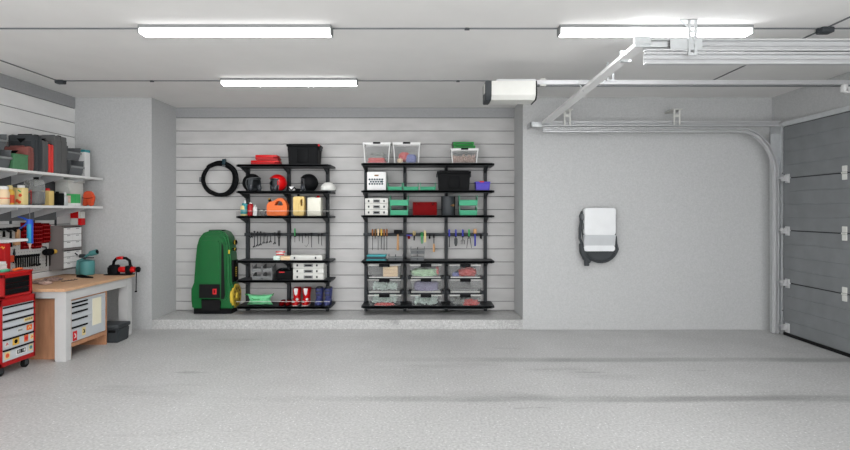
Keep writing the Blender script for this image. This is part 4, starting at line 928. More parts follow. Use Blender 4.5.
for y in (5.0, 5.28, 5.62, 5.95, 6.3):
    S('wall_upright', M().box(XL+.0015, XL+.012, y-.012, y+.012, 1.35, ZU), 'charcoal', {5.0:'dark upright rail on the boards, cut by the picture edge',5.28:'dark upright rail behind the green box',5.62:'dark upright rail behind the grey tool case',5.95:'dark upright rail behind the largest dark case',6.3:'dark upright rail nearest the corner of the wall'}[y], 'upright rail', 'dark uprights on the board wall')
for z0, z1, n_ in ((ZM+.02, ZU-.05, 'behind the bottles'), (ZM-.17, ZM-.03, 'below the shelf of bottles')):
    S('back_panel', M().box(XL+.0125, XL+.018, 4.4, 6.3, z0, z1), 'gray', 'flat grey sheet for shade on the wall ' + n_, 'shade sheet', 'grey shade sheets on the wall')  # grey sheets colour in the shade on the wall around the bottle shelf
XF = -4.2
def YX(px, X=XF): return F*X/(px-CX)
def case(name, label, y0, y1, ztop, colr, z, x0=-4.49, x1=XF, grp=None, hc='black', rib=True, hz=None):
    t = T(name, label, 'tool case', ((x0+x1)/2,(y0+y1)/2,z), grp)
    h = ztop-z; ym = (y0+y1)/2
    # shell with handle notch facing up
    P('shell', M().box(x0,x1,y0,ym-.002,z+.001,ztop-.01,.014).box(x0,x1,ym+.002,y1,z+.001,ztop-.01,.014), colr, t, True)
    if rib: P('ribs', M().box(x0+.03,x1-.03,y0-.004,y0+.003,z+.04,ztop-.07,.004).box(x1-.002,x1+.004,y0+.008,ym-.006,z+.03,ztop-.06,.003).box(x1-.002,x1+.004,ym+.006,y1-.008,z+.03,ztop-.06,.003), colr, t)
    xm = (x0+x1)/2
    P('handle', M().tube([(xm-.08,ym,ztop-.02),(xm-.07,ym,ztop-.004),(xm+.07,ym,ztop-.004),(xm+.08,ym,ztop-.02)], .011, 8), hc, t, 2)
    P('handle_recess', M().prism([(xm-.045,ztop-.05),(xm+.045,ztop-.05),(xm,ztop-.10)], y0-.0055, y0+.002,'Y'), 'black', t)
    for s_ in (-1,1): P('latch', M().box(xm+s_*.12-.015,xm+s_*.12+.015,ym-.022,ym+.022,ztop-.014,ztop-.002,.004), hc, t)
    return t
GC = 'hard cases on the upper wall shelf'
case('power_tool_case', 'reddish brown hard tool case behind the green box', 5.420, 5.505, V(146.5,5.48), 'brown_case', ZU, grp=GC, hc='brown_case')
case('power_tool_case', 'tall black hard case just behind the reddish brown case', 5.515, 5.620, V(135,5.6), 'charcoal', ZU, grp=GC)
case('power_tool_case', 'narrow grey hard case touching the red case', 5.630, 5.715, V(140.5,5.72), 'case_gray', ZU, grp=GC)
case('power_tool_case', 'slim bright red case between grey cases', 5.725, 5.800, V(144,5.8), 'case_red', ZU, grp=GC, rib=False)
case('power_tool_case', 'largest dark grey hard case at the end of the row', 5.810, 6.010, V(136,5.95), 'case_gray', ZU, grp=GC)
t = T('green_carton', 'small speckled green box in front of the brown tool case', 'box', (-4.27,5.32,ZU))
P('carton', M().box(-4.36,-4.19,5.22,5.41,ZU+.001,V(155.5,5.3),.004), 'green_box', t); P('lid', M().box(-4.363,-4.187,5.217,5.413,V(155.5,5.3),V(154,5.3),.003), 'green_box', t)
def wbin(y0, y1, z, h, x1, label, colr='gray'):
    t = T('hopper_bin', label, 'hopper bin', (-4.35,(y0+y1)/2,z), 'grey hopper bins on the wall shelf')
    x0 = x1-.26; w=.006
    m = M().box(x0,x1-.02,y0,y1,z+.001,z+.007).box(x0,x0+w,y0,y1,z,z+h).prism([(x1-.03,z),(x1,z+h*.55),(x1-w,z+h*.55),(x1-.036,z)],y0,y1,'Y')
    for yy in (y0,y1-w): m.prism([(x0,z),(x1-.03,z),(x1,z+h*.55),(x1,z+h),(x0,z+h)],yy,yy+w,'Y')
    P('tray', m, colr, t); P('front_lip', M().box(x1-.006,x1+.012,y0-.004,y1+.004,z+h*.5,z+h*.62,.003), 'midgray', t)
    P('top_rim', M().box(x0,x1+.004,y0-.004,y0+.004,z+h-.01,z+h,.002).box(x0,x1+.004,y1-.004,y1+.004,z+h-.01,z+h,.002), 'midgray', t)
wbin(5.03, 5.20, ZU, .19, XF, 'grey hopper bin cut by the picture edge, lower of two'); wbin(5.05, 5.22, ZU+.192, .16, XF-.06, 'grey hopper bin cut by the picture edge, upper of two')
wbin(6.10, 6.33, ZU, .19, XF-.02, 'grey hopper bin beside the largest dark case, lower of two'); wbin(6.12, 6.35, ZU+.192, .16, XF-.07, 'grey hopper bin beside the largest dark case, upper of two')
t = T('white_jar', 'white packet with teal top standing in the grey bins near the corner', 'packet', (-4.3,6.47,ZU))
P('packet', M().box(-4.36,-4.25,6.40,6.50,ZU+.001,V(152,6.4),.006), 'white', t); P('top', M().box(-4.36,-4.25,6.40,6.50,V(152,6.4),V(149.6,6.4),.004), 'aqua', t)
# lower shelf bottles (facing the room)
def sbottle(name, label, px, w, yt, body, cap, capw=.45, capr=.16, X=-4.24, lab=None, box=False, shoulder=.2):
    Y = YX(px, X); r = w*Y/F/2; H = V(yt,Y)-ZM
    t = T(name, label, 'bottle', (X,Y,ZM), 'bottles on the middle wall shelf')
    hb = H*(1-capr)
    if box:
        P('body', M().box(X-r,X+r,Y-r*.8,Y+r*.8,ZM+.001,ZM+hb,.008), body, t, True)
    else:
        P('body', M().lathe([(r*.85,0.001),(r,.012),(r,hb*(1-shoulder)),(r*.85,hb*(1-shoulder*.45)),(r*capw,hb*.98),(r*capw,hb)], (X,Y,ZM), 22), body, t, True)
    P('cap', M().lathe([(r*capw*1.05,0),(r*capw*1.05,H*capr*.8),(r*capw*.85,H*capr)], (X,Y,ZM+hb), 16), cap, t, True)
    if lab:
        q = .6 if box else 1
        P('label', M().box(X-r*.7,X+r*.7,Y-r*(.8 if box else 1)-.003,Y-r*(.8 if box else 1)+.002,ZM+hb*.25,ZM+hb*.62,.001).box(X+r*.98,X+r*1.01+.001,Y-r*.5,Y+r*.5,ZM+hb*.2,ZM+hb*.6), lab, t)
    return t, Y, r, H
t, Y, r, H = sbottle('milk_bottle', 'cream bottle with wide white cap cut by the picture edge', 2.5, 11.5, 186, 'beige', 'white', .8, .18)
P('label', M().lathe([(r*1.01,H*.32),(r*1.02,H*.33),(r*1.02,H*.36),(r*1.01,H*.37)], (-4.24,Y,ZM),22), 'orange_red', t)
t, Y, r, H = sbottle('sauce_bottle', 'orange and yellow bottle between two cream ones', 9.8, 7.5, 185.4, 'amber', 'cream', .6, .2, X=-4.26)
P('label', M().lathe([(r*1.01,H*.1),(r*1.02,H*.11),(r*1.02,H*.5),(r*1.01,H*.51)], (-4.26,Y,ZM),22), 'orange_red', t)
sbottle('amber_bottle', 'small yellow bottle with pale band behind the cream carton', 14.4, 6, 187.5, 'canister_yellow', 'cream', .6, .2, X=-4.3)
t, Y, r, H = sbottle('drink_carton', 'cream carton with orange spots and a white cap', 21, 9.5, 185.2, 'cream', 'white', .62, .13, box=True, shoulder=.05)
for dx, dz in ((.03,.10),(-.01,.045),(.02,.03)): P('spot', M().lathe([(.017,0),(.017,.003)], (-4.24+dx*.8,Y-r*.8-.003,ZM+dz),12,'Y'), 'orange_red', t)
P('leaf_mark', M().tube([(-4.24+.005,Y-r*.8-.003,ZM+.155),(-4.24+.03,Y-r*.8-.003,ZM+.135)],.006), 'cap_green', t)
# clear jug
Xj = -4.24; Yj = YX(34.5,Xj); wj = 16.5*Yj/F; zj = ZM
t = T('fluid_jug', 'clear jug with black cap half filled with dark grey fluid', 'jug', (Xj,Yj,zj))
hj = V(177.5,Yj)-zj
oj = rr(Xj-wj/2,Xj+wj/2,zj+.001,zj+hj-.02,.045,5); hc = (Xj-wj*.27, zj+hj*.68)
P('jug_body', M().add(ringface(polar(oj,*hc), polar(rr(hc[0]-.02,hc[0]+.02,hc[1]-.05,hc[1]+.04,.018,4),*hc), Yj-.05, Yj+.05, .012)), 'jug_clear', t, True)
P('fluid', M().box(Xj-wj/2+.006,Xj+wj/2-.006,Yj-.046,Yj+.046,zj+.006,zj+hj*.5,.01), 'case_gray', t)
P('cap', M().cyl((Xj+wj*.1,Yj,zj+hj-.022),(Xj+wj*.1,Yj,zj+hj+.004),.026), 'black', t, True)
P('red_marking', M().box(Xj+.0,Xj+.006,Yj-.0535,Yj-.0505,zj+.01,zj+hj*.55).box(Xj-wj*.42,Xj-wj*.38,Yj-.0535,Yj-.0505,zj+.01,zj+hj*.5).tube([(Xj-wj*.4,Yj-.052,zj+hj*.5),(Xj-wj*.2,Yj-.052,zj+hj*.42),(Xj,Yj-.052,zj+hj*.52)],.003), 'label_red', t)
sbottle('detergent_bottle', 'pale yellow bottle with small red cap', 47.6, 8.6, 188.2, 'canister_yellow', 'bright_red', .42, .15, box=True)
sbottle('black_canister', 'short black square canister with black cap', 57.2, 9.4, 191.5, 'black', 'black', .3, .12, box=True, X=-4.23)
Xt, Yt = -4.33, YX(59,-4.33)
S('tape_roll', M().lathe([(.03,-.025),(.05,-.025),(.052,0),(.05,.025),(.03,.025),(.028,0),(.03,-.025)], (Xt,Yt+.12,V(190,Yt+.12)),24,'Y'), 'off_white', 'white ring of tape seen above the short black canister', 'tape', smooth=True)
t = T('storage_box', 'translucent pale box with flat lid at the back of the bottle shelf', 'box', (-4.4,6.3,ZM)); bx = (-4.48,-4.32,6.2,6.48)
P('tub', M().box(bx[0],bx[1],bx[2],bx[3],ZM+.001,V(182,6.2),.008), 'off_white', t, True); P('lid', M().box(bx[0]-.01,bx[1]+.01,bx[2]-.01,bx[3]+.01,V(182,6.2),V(179.5,6.2),.004), 'off_white', t, True)
S('tape_stand', M().box(Xt-.045,Xt+.045,Yt+.09,Yt+.15,ZM+.001,V(190,Yt+.12)-.0525,.004), 'off_white', 'pale block under the ring of white tape', 'block')
t, Y, r, H = sbottle('clear_bottle', 'small silvery clear bottle beside the green and white box', 64.6, 5.5, 192.5, 'galv', 'white', .5, .2, X=-4.24)
Yg = YX(67.5,-4.22); Yg2 = YX(76.5,-4.22)
t = T('gloves_box', 'green and white carton with a picture on it', 'carton', (-4.27,(Yg+Yg2)/2,ZM)); x0_, x1_ = U(66.5,Yg), U(76,Yg)
P('carton', M().box(x0_,x1_,Yg,Yg+.08,ZM+.03,V(194,Yg),.003), 'cap_green', t); P('white_base', M().box(x0_-.001,x1_+.001,Yg-.001,Yg+.081,ZM+.001,ZM+.031,.002), 'white', t)
P('printed_picture', M().box(x0_+.008,x0_+.05,Yg-.0025,Yg+.001,ZM+.035,V(195.5,Yg)), 'scrap_beige', t)
Yp = 6.42; xp = U(88.2,Yp)
t = T('work_gloves', 'orange red work gloves standing upright near the shelf end', 'gloves', (xp,Yp,ZM))
P('palm', M().prism([(xp-.07,ZM+.001),(xp-.015,ZM+.001),(xp+.0,ZM+.06),(xp+.012,ZM+.001),(xp+.055,ZM+.001),(xp+.075,ZM+.08),(xp+.078,ZM+.12),(xp+.045,ZM+.185),(xp-.03,ZM+.19),(xp-.06,ZM+.15),(xp-.055,ZM+.10)], Yp-.02, Yp+.03,'Y',.012), 'orange_red', t, True)
P('cuff_seam', M().tube([(xp-.06,Yp-.022,ZM+.105),(xp+.0,Yp-.026,ZM+.095),(xp+.07,Yp-.022,ZM+.105)], .004,6), 'deep_red', t, 2)
# ------------------------------------------------------------------ pegboard and its tools
pb = T('pegboard', 'pale grey perforated pegboard on the wall over the workbench', 'pegboard', (XL,5.5,.845))
P('board', M().box(XL+.02,XL+.03,4.2,6.15,.845,1.39,.003), 'peg', pb)
m = M()
for i in range(46):
    for j in range(13): 
        y = 4.3+i*.04; z = .87+j*.04
        m.box(XL+.0298,XL+.0306,y-.004,y+.004,z-.004,z+.004)
P('holes', m, 'gap', pb)
P('standoff', M().box(XL-.0,XL+.02,4.3,4.34,.86,1.37).box(XL-.0,XL+.02,6.08,6.12,.86,1.37), 'gray', pb)
XP = XL+.03
def YP_(px): return F*(XP)/(px-CX)
def ZP(px, py): return V(py, YP_(px))
# red louvred panels
for k, (p0, p1, yt, yb) in enumerate(((20.2,31.5,222.5,249.5),(31.8,40.3,223,249),(40.6,48.6,223.3,243.4))):
    ya, yb_ = YP_(p0), YP_(p1); z1_, z0_ = V(yt,ya), V(yb,ya)
    t = T('bit_rack', ['wide dark red bit rack beside the hammers','dark red bit rack in the middle of the three','shorter dark red bit rack above the black tool'][k], 'tool rack', (XP,(ya+yb_)/2,z0_), 'dark red racks on the pegboard')
    P('rack_plate', M().box(XP+.001,XP+.012,ya,yb_,z0_,z1_,.003), 'deep_red', t)
    n = 9; 
    for q in range(int((z1_-z0_)/.045)):
        zz = z0_+.02+q*.045; P('tier', M().box(XP+.012,XP+.035,ya+.01,yb_-.01,zz,zz+.012,.002), 'red', t)
    m = M()
    for q in range(4): 
        yy = ya+.02+(yb_-ya-.04)*q/3; m.box(XP+.012,XP+.03,yy-.006,yy+.006,z0_+.02,z1_-.02)
    P('sockets', m, 'deep_red', t)
def ham(px, yt, yb, label, hcol):
    Y = YP_(px); a, b = V(yt,Y), V(yb,Y); X = XP+.03
    t = T('claw_hammer', label, 'hammer', (X,Y,b), 'hammers on the pegboard')
    P('head', M().box(X-.012,X+.012,Y-.05,Y+.05,a-.026,a,.006).prism([(Y+.03,a-.024),(Y+.07,a-.05),(Y+.075,a-.044),(Y+.05,a)],X-.01,X+.01,'X'), 'black', t, True)
    P('handle', M().tube([(X,Y,a-.01),(X,Y,(a+b)/2),(X,Y,b)], [.009,.011,.014],10), hcol, t, 2)
    P('hook', M().tube([(XP+.0,Y,a-.03),(X+.02,Y-.014,a-.03)], .003,6), 'steel', t)
ham(1.2, 228, 237, 'black hammer at the picture edge on the pegboard', 'black')
ham(8, 227.5, 247, 'black handled hammer between two others on the pegboard', 'black'); ham(14.5, 226.8, 238, 'hammer with tan wooden handle on the pegboard', 'wood_handle')
Y = YP_(16); S('paint_brush', M().box(XP+.003,XP+.035,Y-.05,Y+.02,V(245,Y),V(242,Y),.004).box(XP+.003,XP+.03,Y-.02,Y+.02,V(242,Y),V(229,Y),.006), 'wood_handle', 'tan block shaped sanding tool under the hammers', 'sanding tool')
n = 11
for k in range(n):
    px = 15.2+k*2.25; Y = YP_(px); a, b = V(256.6-.2*k,Y), V(268.3-.25*k,Y); X = XP+.012
    t = T('combination_wrench', 'dark combination wrench, number %s of the eleven hanging in a row from the hammer side' % ['one','two','three','four','five','six','seven','eight','nine','ten','eleven'][k], 'wrench', (X,Y,b), 'row of wrenches on the pegboard')
    P('shank', M().box(X-.004,X+.004,Y-.0065,Y+.0065,b,a,.002), 'black', t)
    P('head', M().lathe([(.013,0),(.014,.008)], (X-.004,Y,a),12,'X'), 'black', t, True)
S('wrench_rail', M().box(XP,XP+.02,YP_(14),YP_(38.5),V(257.3,5.8),V(255.8,5.8),.003), 'black', 'black rail carrying the row of wrenches', 'rail')
for k in range(4):
    px = 29+k*2.6; Y = YP_(px); zz = V(265.2-1*(k%2),Y)
    S('ball_socket', M().sphere((XP+.035,Y,zz),(.012,.016,.012),10), 'black', 'small round black socket, number %s along the foot of the wrench row' % ['one','two','three','four'][k], 'socket', 'round sockets below the wrenches', 2)
Y = YP_(12.8)
t = T('tin_snips', 'dark tin snips hanging point up beside the wrench row', 'snips', (XP+.02,Y,V(262,Y)))
P('blades', M().prism([(Y-.012,V(255,Y)),(Y+.016,V(255,Y)),(Y+.004,V(249,Y)),(Y,V(248.5,Y))],XP+.01,XP+.02,'X'), 'dark_steel', t); P('grip', M().tube([(XP+.015,Y,V(255,Y)),(XP+.02,Y-.018,V(263,Y))],.007).tube([(XP+.015,Y,V(255,Y)),(XP+.02,Y+.018,V(263,Y))],.007), 'black', t, 2)
Y = YP_(9.5); S('spatula', M().box(XP+.01,XP+.03,Y-.035,Y+.03,V(262.2,Y),V(255.3,Y),.006), 'orange_red', 'flat orange scraper against the pegboard', 'scraper')
# black tool with yellow tip
Y = YP_(44.8); X = XP+.05; zc_ = V(252,Y)
t = T('angle_tool', 'black hand tool with a yellow knob hanging beside the grey cabinet', 'hand tool', (X,Y,zc_))
P('motor', M().lathe([(.03,-.07),(.04,-.05),(.042,.0),(.036,.04),(.02,.055)], (X,Y,zc_),20,'Y'), 'black', t, True)
P('knob', M().lathe([(.018,0),(.026,.01),(.026,.03),(.014,.042)], (X+.01,Y+.06,zc_),16,'Y'), 'amber', t, True)
P('bail', M().tube([(X,Y-.04,zc_+.02),(X,Y-.045,zc_+.06),(XP,Y-.045,zc_+.065)], .007,8), 'black', t, 2)
for dy in (-.035,.02): P('pin', M().box(X-.01,X-.0,Y+dy-.006,Y+dy+.006,V(266,Y),zc_-.02,.002), 'black', t)
# caulking gun hanging from the bottle shelf
Xg = -4.12; Yg = 5.42; xg = U(29.8,Yg); 
t = T('caulking_gun', 'blue caulking gun with a blue cartridge and pink nozzle hanging nose down', 'caulking gun', (xg,Yg,V(250,Yg)))
P('cartridge', M().lathe([(.024,0),(.026,.006),(.026,V(223,Yg)-V(243,Yg)),(.022,V(223,Yg)-V(243,Yg)+.004)], (xg,Yg,V(243,Yg)),20), 'cartridge', t, True)
P('collar', M().lathe([(.028,0),(.028,.05)], (xg,Yg,V(224,Yg)),20).box(xg+.022,xg+.03,Yg-.01,Yg+.01,V(243.4,Yg),V(222,Yg)), 'cap_blue', t, True)
P('nozzle', M().lathe([(.004,0),(.012,.05),(.022,.064)], (xg,Yg,V(249.6,Yg)),14), 'scrap_beige', t, True)
P('trigger_frame', M().tube([(xg-.01,Yg,V(221,Yg)),(xg-.05,Yg,V(218.6,Yg)),(xg-.125,Yg,V(216.6,Yg))], [.013,.010,.006]).tube([(xg-.01,Yg,V(221,Yg)),(xg-.05,Yg,V(225,Yg)),(xg-.11,Yg,V(229,Yg))], [.01,.008,.006]), 'cap_blue', t, 2)
P('plunger_rod', M().tube([(xg,Yg,V(220,Yg)),(xg,Yg,ZM-.03),(xg-.05,Yg,ZM-.024)], .004,6), 'steel', t, 2)
# ------------------------------------------------------------------ small grey cabinet
cx0, cx1, cy0, cy1, cz0, cz1 = XL+.002, -4.38, 6.19, 6.54, .818, 1.355
t = T('wall_cabinet', 'taupe grey wall cabinet with pale small parts drawers', 'cabinet', (cx0,6.36,cz0))
P('cabinet_body', M().box(cx0,cx1-.02,cy0,cy1,cz0,cz1,.002).box(cx1-.02,cx1+.006,cy0,cy0+.012,cz0,cz1).box(cx1-.02,cx1+.006,cy1-.012,cy1,cz0,cz1).box(cx1-.02,cx1+.006,cy0,cy1,cz1-.012,cz1).box(cx1-.02,cx1+.006,cy0,cy1,cz0,cz0+.012).box(cx1-.02,cx1+.006,cy0,cy1,1.055,1.075), 'taupe', t)
for j, (a, b) in enumerate(((.832,1.052),(1.078,1.34))):
    P('slot', M().box(cx1-.019,cx1-.012,cy0+.014,cy1-.014,a,b), 'black', t)
    for r_ in range(3):
        for c_ in range(2):
            h = (b-a-.012)/3; w = (cy1-cy0-.03)/2
            ya, za2 = cy0+.015+c_*w, a+.003+r_*h
            d_ = P('small_drawer', M().box(cx1-.012,cx1+.004,ya+.002,ya+w-.002,za2+.002,za2+h-.003,.003), 'white', t)
            P('pull', M().box(cx1+.004,cx1+.010,ya+w*.35,ya+w*.65,za2+h*.75,za2+h*.85,.001), 'midgray', d_)
Yr = 6.45; 
for k, (p0,p1,y0,y1,colr,n_) in enumerate(((70.2,78,211,218,'bright_red','solid red small box, larger, upper on the grey cabinet'),(78.2,81,211,218,'off_white','slim pale small box, upper row beside the red box'),(70.2,77.6,218.2,225.2,'off_white','pale small box under the red box on the cabinet'),(77.9,81,218.2,225.2,'bright_red','slim red small box, lower row on the cabinet'))):
    a, b = U(p0,Yr), U(p1,Yr); zb_ = cz1+.001+(0 if k>1 else .0865)
    S('small_box', M().box(a,b,Yr,Yr+.08,zb_,zb_+.084,.003), colr, n_, 'box', 'red and white boxes on the cabinet')
# ------------------------------------------------------------------ workbench
bx0, bx1, by0, by1, bz = XL+.02, -3.64, 5.18, 6.42, .747
wb = T('workbench', 'pale grey framed workbench with a light wooden top', 'workbench', (-4.1,5.9,0))
P('worktop', M().box(bx0,bx1,by0,by1,bz-.032,bz,.004), 'wood_top', wb)
P('front_apron', M().box(-3.70,-3.662,5.301,6.299,bz-.13,bz-.033,.002), 'apron', wb)
P('end_apron', M().box(bx0+.111,-3.776,5.225,5.245,bz-.105,bz-.033,.002), 'apron', wb)
for (xa_,xb_,ya,yb_) in ((-3.775,-3.66,5.22,5.30),(-3.775,-3.66,6.30,6.39),(bx0+.01,bx0+.11,5.22,5.30),(bx0+.01,bx0+.11,6.30,6.39)):
    P('leg', M().box(xa_,xb_,ya,yb_,0,bz-.033,.003), 'apron', wb)
dc = T('drawer_unit', 'wooden drawer unit with grey front under the workbench', 'drawer unit', (-4.0,5.6,0))
dx0, dx1, dy0, dy1 = -4.42, -3.68, 5.31, 5.92; dzt = .60
P('carcass', M().box(dx0,dx1,dy0,dy0+.02,0,dzt).box(dx0,dx1,dy1-.02,dy1,0,dzt).box(dx0,dx1,dy0,dy1,dzt+.0005,dzt+.02).box(dx0+.001,dx1-.001,dy0+.0205,dy1-.0205,.12,.16), 'wood_side', dc)
P('back_panel', M().box(dx0,dx0+.01,dy0+.02,dy1-.02,.16,dzt), 'wood_side', dc)
zz = [.16,.30,.37,.45,.51,.56,.598]
zz = [.165,.32,.40,.475,.535,.575,.598]
for a, b in zip(zz, zz[1:]):
    f = P('drawer_front', M().box(dx1-.03,dx1-.004,dy0+.022,dy1-.022,a+.0015,b-.0005,.001), 'drawer_gray', dc)
    if b < .59: P('handle', M().box(dx1-.006,dx1+.008,dy0+.03,dy0+.27,b-.014,b+.001,.002), 'black', f)
P('notice_sheet', M().box(dx1-.004,dx1-.001,dy0+.36,dy0+.51,.27,.565), 'paper', dc)
for y, w, h, z, c1, c2 in ((dy0+.045,.065,.10,.175,'label_red','white'),(dy0+.19,.055,.085,.20,'cream','black')):
    k = P('sticker', M().box(dx1-.004,dx1-.002,y,y+w,z,z+h), c1, dc)
    P('sticker_mark', M().tube([(dx1-.0018,y+w*.3,z+h*.3),(dx1-.0018,y+w*.65,z+h*.35),(dx1-.0018,y+w*.6,z+h*.6),(dx1-.0018,y+w*.35,z+h*.75)], .006,6), c2, k)
# storage box below
t = T('lidded_toolbox', 'dark grey toolbox with lid on the floor under the workbench', 'toolbox', (-3.78,6.04,0))
a, b = -3.97, U(118.5,5.97)
P('tub', M().taper(a,b,5.965,6.2,0,.165,.95,.012), 'charcoal', t, True); P('lid', M().box(a-.008,b+.008,5.957,6.208,.165,.21,.012), 'charcoal', t, True)
P('handle', M().box(b-.11,b-.03,5.95,5.965,.12,.15,.005), 'black', t); P('upright_tray', M().box(a+.02,a+.07,5.99,6.17,.21,.28,.006), 'charcoal', t)
# bench top things
Y = 6.32; X = U(86.8,Y)
t = T('blowtorch', 'teal blowtorch with round tank and side burner on the workbench', 'blowtorch', (X,Y,bz))
P('tank', M().lathe([(.075,0),(.083,.006),(.085,.02),(.085,.155),(.08,.175),(.03,.19),(.02,.19)], (X,Y,bz+.001),28), 'teal', t, True)
P('handle', M().tube([(X-.092,Y-.02,bz+.01),(X-.098,Y-.02,bz+.09),(X-.092,Y-.02,bz+.17),(X-.04,Y-.01,bz+.20)], [.022,.021,.018,.012],12), 'teal', t, 2)
P('valve', M().cyl((X-.03,Y,bz+.185),(X-.02,Y,bz+.25),.014).cyl((X-.07,Y-.02,bz+.235),(X-.02,Y-.02,bz+.235),.024).tube([(X-.1,Y-.02,bz+.245),(X-.13,Y-.02,bz+.27)],.008).box(X-.04,X+.08,Y-.012,Y+.012,bz+.205,bz+.218), 'charcoal', t, True)
P('burner', M().cyl((X-.03,Y,bz+.22),(X+.06,Y,bz+.27),.014,.018).cyl((X+.045,Y,bz+.262),(X+.125,Y,bz+.285),.032,.034,20), 'teal', t, True)
P('burner_mouth', M().cyl((X+.125,Y,bz+.285),(X+.13,Y,bz+.286),.026,.026,20), 'black', t)
S('pistol_grip_tool', M().tube([(U(77,6.05),6.05,bz+.022),(U(82,6.05),6.05,bz+.02),(U(87,6.03),6.03,bz+.013),(U(93,6.0),6.0,bz+.012)],[.014,.02,.013,.008],10), 'black', 'black grip shaped tool lying in front of the blowtorch', 'hand tool', smooth=2)
Y = 6.33
xa_, xb_ = U(106,Y), U(133.5,Y)
t = T('bench_grinder', 'black and red power tool with arched handle near the bench corner', 'power tool', ((xa_+xb_)/2,Y,bz))
def vx(px): return U(px,Y)
def vz(py): return V(py,Y)
P('base_plate', M().box(vx(106),vx(132.5),Y-.05,Y+.06,bz+.001,bz+.012,.003), 'black', t)
P('housing', M().loft([(vx(114),Y,bz+.012,.062,.05),(vx(114),Y,bz+.05,.064,.055),(vx(114.3),Y,bz+.11,.058,.05),(vx(114.6),Y,bz+.125,.045,.04)],20,3.2).box(vx(110),vx(112),Y-.06,Y+.05,bz+.03,bz+.1,.008), 'black', t, True)
P('red_barrel', M().lathe([(.03,0),(.036,.012),(.036,.07),(.03,.08)], (vx(119.5),Y,bz+.067),22,'X').lathe([(.034,0),(.036,.01),(.036,.04),(.032,.05)], (vx(131),Y,bz+.067),22,'X'), 'bright_red', t, True)
P('clamp_band', M().box(vx(126.5),vx(131.5),Y-.04,Y+.04,bz+.012,bz+.115,.012), 'black', t, True)
P('end_cap', M().lathe([(.028,0),(.034,.008),(.034,.03),(.028,.038)], (vx(136.5),Y,bz+.067),20,'X'), 'black', t, True)
P('handle', M().tube([(vx(113.2),Y,bz+.10),(vx(113.8),Y,bz+.165),(vx(116.5),Y,bz+.2),(vx(121),Y,bz+.208),(vx(126),Y,bz+.205),(vx(129.6),Y,bz+.175),(vx(130.4),Y,bz+.10)], .017,12), 'black', t, 2)
P('handle_grip', M().tube([(vx(117),Y,bz+.205),(vx(120),Y,bz+.209),(vx(123.5),Y,bz+.209)], .0195,12), 'bright_red', t, 2)
P('trigger_rod', M().tube([(vx(137.4),Y-.02,bz+.05),(vx(137.4),Y-.03,vz(290.5))], .0055,8).box(vx(136.4),vx(138.2),Y-.04,Y-.02,vz(291.8),vz(290.4),.002), 'black', t, True)
for (px, py, s_, lab, sd) in ((38,283.4,(.05,.07,.016),'worn brown glove at the chest side of the bench',1),(52,281.2,(.06,.10,.022),'worn mauve brown glove near the middle of the bench top',2),(45.5,284.3,(.05,.05,.016),'small pinkish rag between the worn gloves',3)):
    Yv = F*(CH-bz)/(py-CY)
    S('worn_glove', M().lump((U(px,Yv),Yv,bz+.014),s_,.7,12,sd,.9,bz+.001), ['glove','glove','scrap_beige'][sd-1], lab, 'glove' if sd<3 else 'rag', 'gloves and rags on the bench', 2)
q = random.Random(5)
for k in range(5):
    px, py = 62+k*3.2, 281.5-k*.5+q.uniform(-.6,.6); Yv = F*(CH-bz)/(py-CY); X = U(px,Yv)
    S('screw', M().cyl((X,Yv,bz+.005),(X+.025,Yv+.01,bz+.005),.004).cyl((X,Yv,bz+.006),(X-.004,Yv-.002,bz+.006),.007), 'dark_steel', 'small dark screw on the bench top, number %s from the gloves' % ['one','two','three','four','five'][k], 'screw', 'loose screws', True)
# ------------------------------------------------------------------ tool chest
kx0, kx1, ky0, ky1 = -4.47, -3.885, 4.70, 5.11
tc_ = T('tool_chest', 'red rolling tool chest with grey drawers and stickers', 'tool chest', ((kx0+kx1)/2,4.9,0))
P('cabinet_body', M().box(kx0,kx1-.02,ky0,ky1,.095,.715,.004).box(kx1-.022,kx1,ky0,ky0+.016,.095,.715,.003).box(kx1-.022,kx1,ky1-.02,ky1,.095,.715,.003).box(kx1-.022,kx1,ky0,ky1,.65,.715,.003).box(kx1-.022,kx1,ky0,ky1,.095,.135,.003), 'red', tc_)
zz = [.137,.252,.352,.45,.522,.585,.648]
for k, (a, b) in enumerate(zip(zz, zz[1:])):
    f = P('drawer', M().box(kx1-.02,kx1-.003,ky0+.017,ky1-.021,a+.001,b-.001,.002), 'drawer_gray', tc_)
    P('handle', M().box(kx1-.004,kx1+.009,ky0+.018,ky1-.022,b-.019,b-.004,.003), 'black', f)
def stick(y0, y1, z0, z1, c1, c2=None, kind=0):
    k = P('sticker', M().box(kx1-.003,kx1-.0015,y0,y1,z0,z1), c1, tc_)
    if c2:
        cy, cz, h = (y0+y1)/2, (z0+z1)/2, (z1-z0)
        m = M()
        if kind == 0: m.lathe([(h*.3,0),(h*.3,.001)], (kx1-.0014,cy,cz),14,'X')
        elif kind == 1:
            for q_ in range(4):
                yy = y0+(y1-y0)*(.12+.22*q_); m.box(kx1-.0014,kx1-.0004,yy,yy+(y1-y0)*.14,z0+h*.25,z1-h*.25)
        else: m.tube([(kx1-.001,y0+(y1-y0)*.25,z0+h*.3),(kx1-.001,cy,z1-h*.25),(kx1-.001,y1-(y1-y0)*.25,z0+h*.35)], h*.08,6)
        P('sticker_mark', m, c2, k)
stick(ky0+.04,ky0+.10,.155,.225,'cream','orange_red'); stick(ky0+.17,ky0+.30,.165,.218,'white','black'); stick(ky0+.182,ky0+.288,.172,.211,'black','white',1); stick(ky0+.33,ky0+.375,.165,.225,'cream','teal')
stick(ky0+.04,ky0+.09,.27,.32,'off_white','label_red',2); stick(ky0+.13,ky0+.21,.265,.33,'amber','black'); stick(ky0+.27,ky0+.32,.265,.33,'orange','label_red'); stick(ky0+.345,ky0+.385,.27,.32,'cream','orange_red',2)
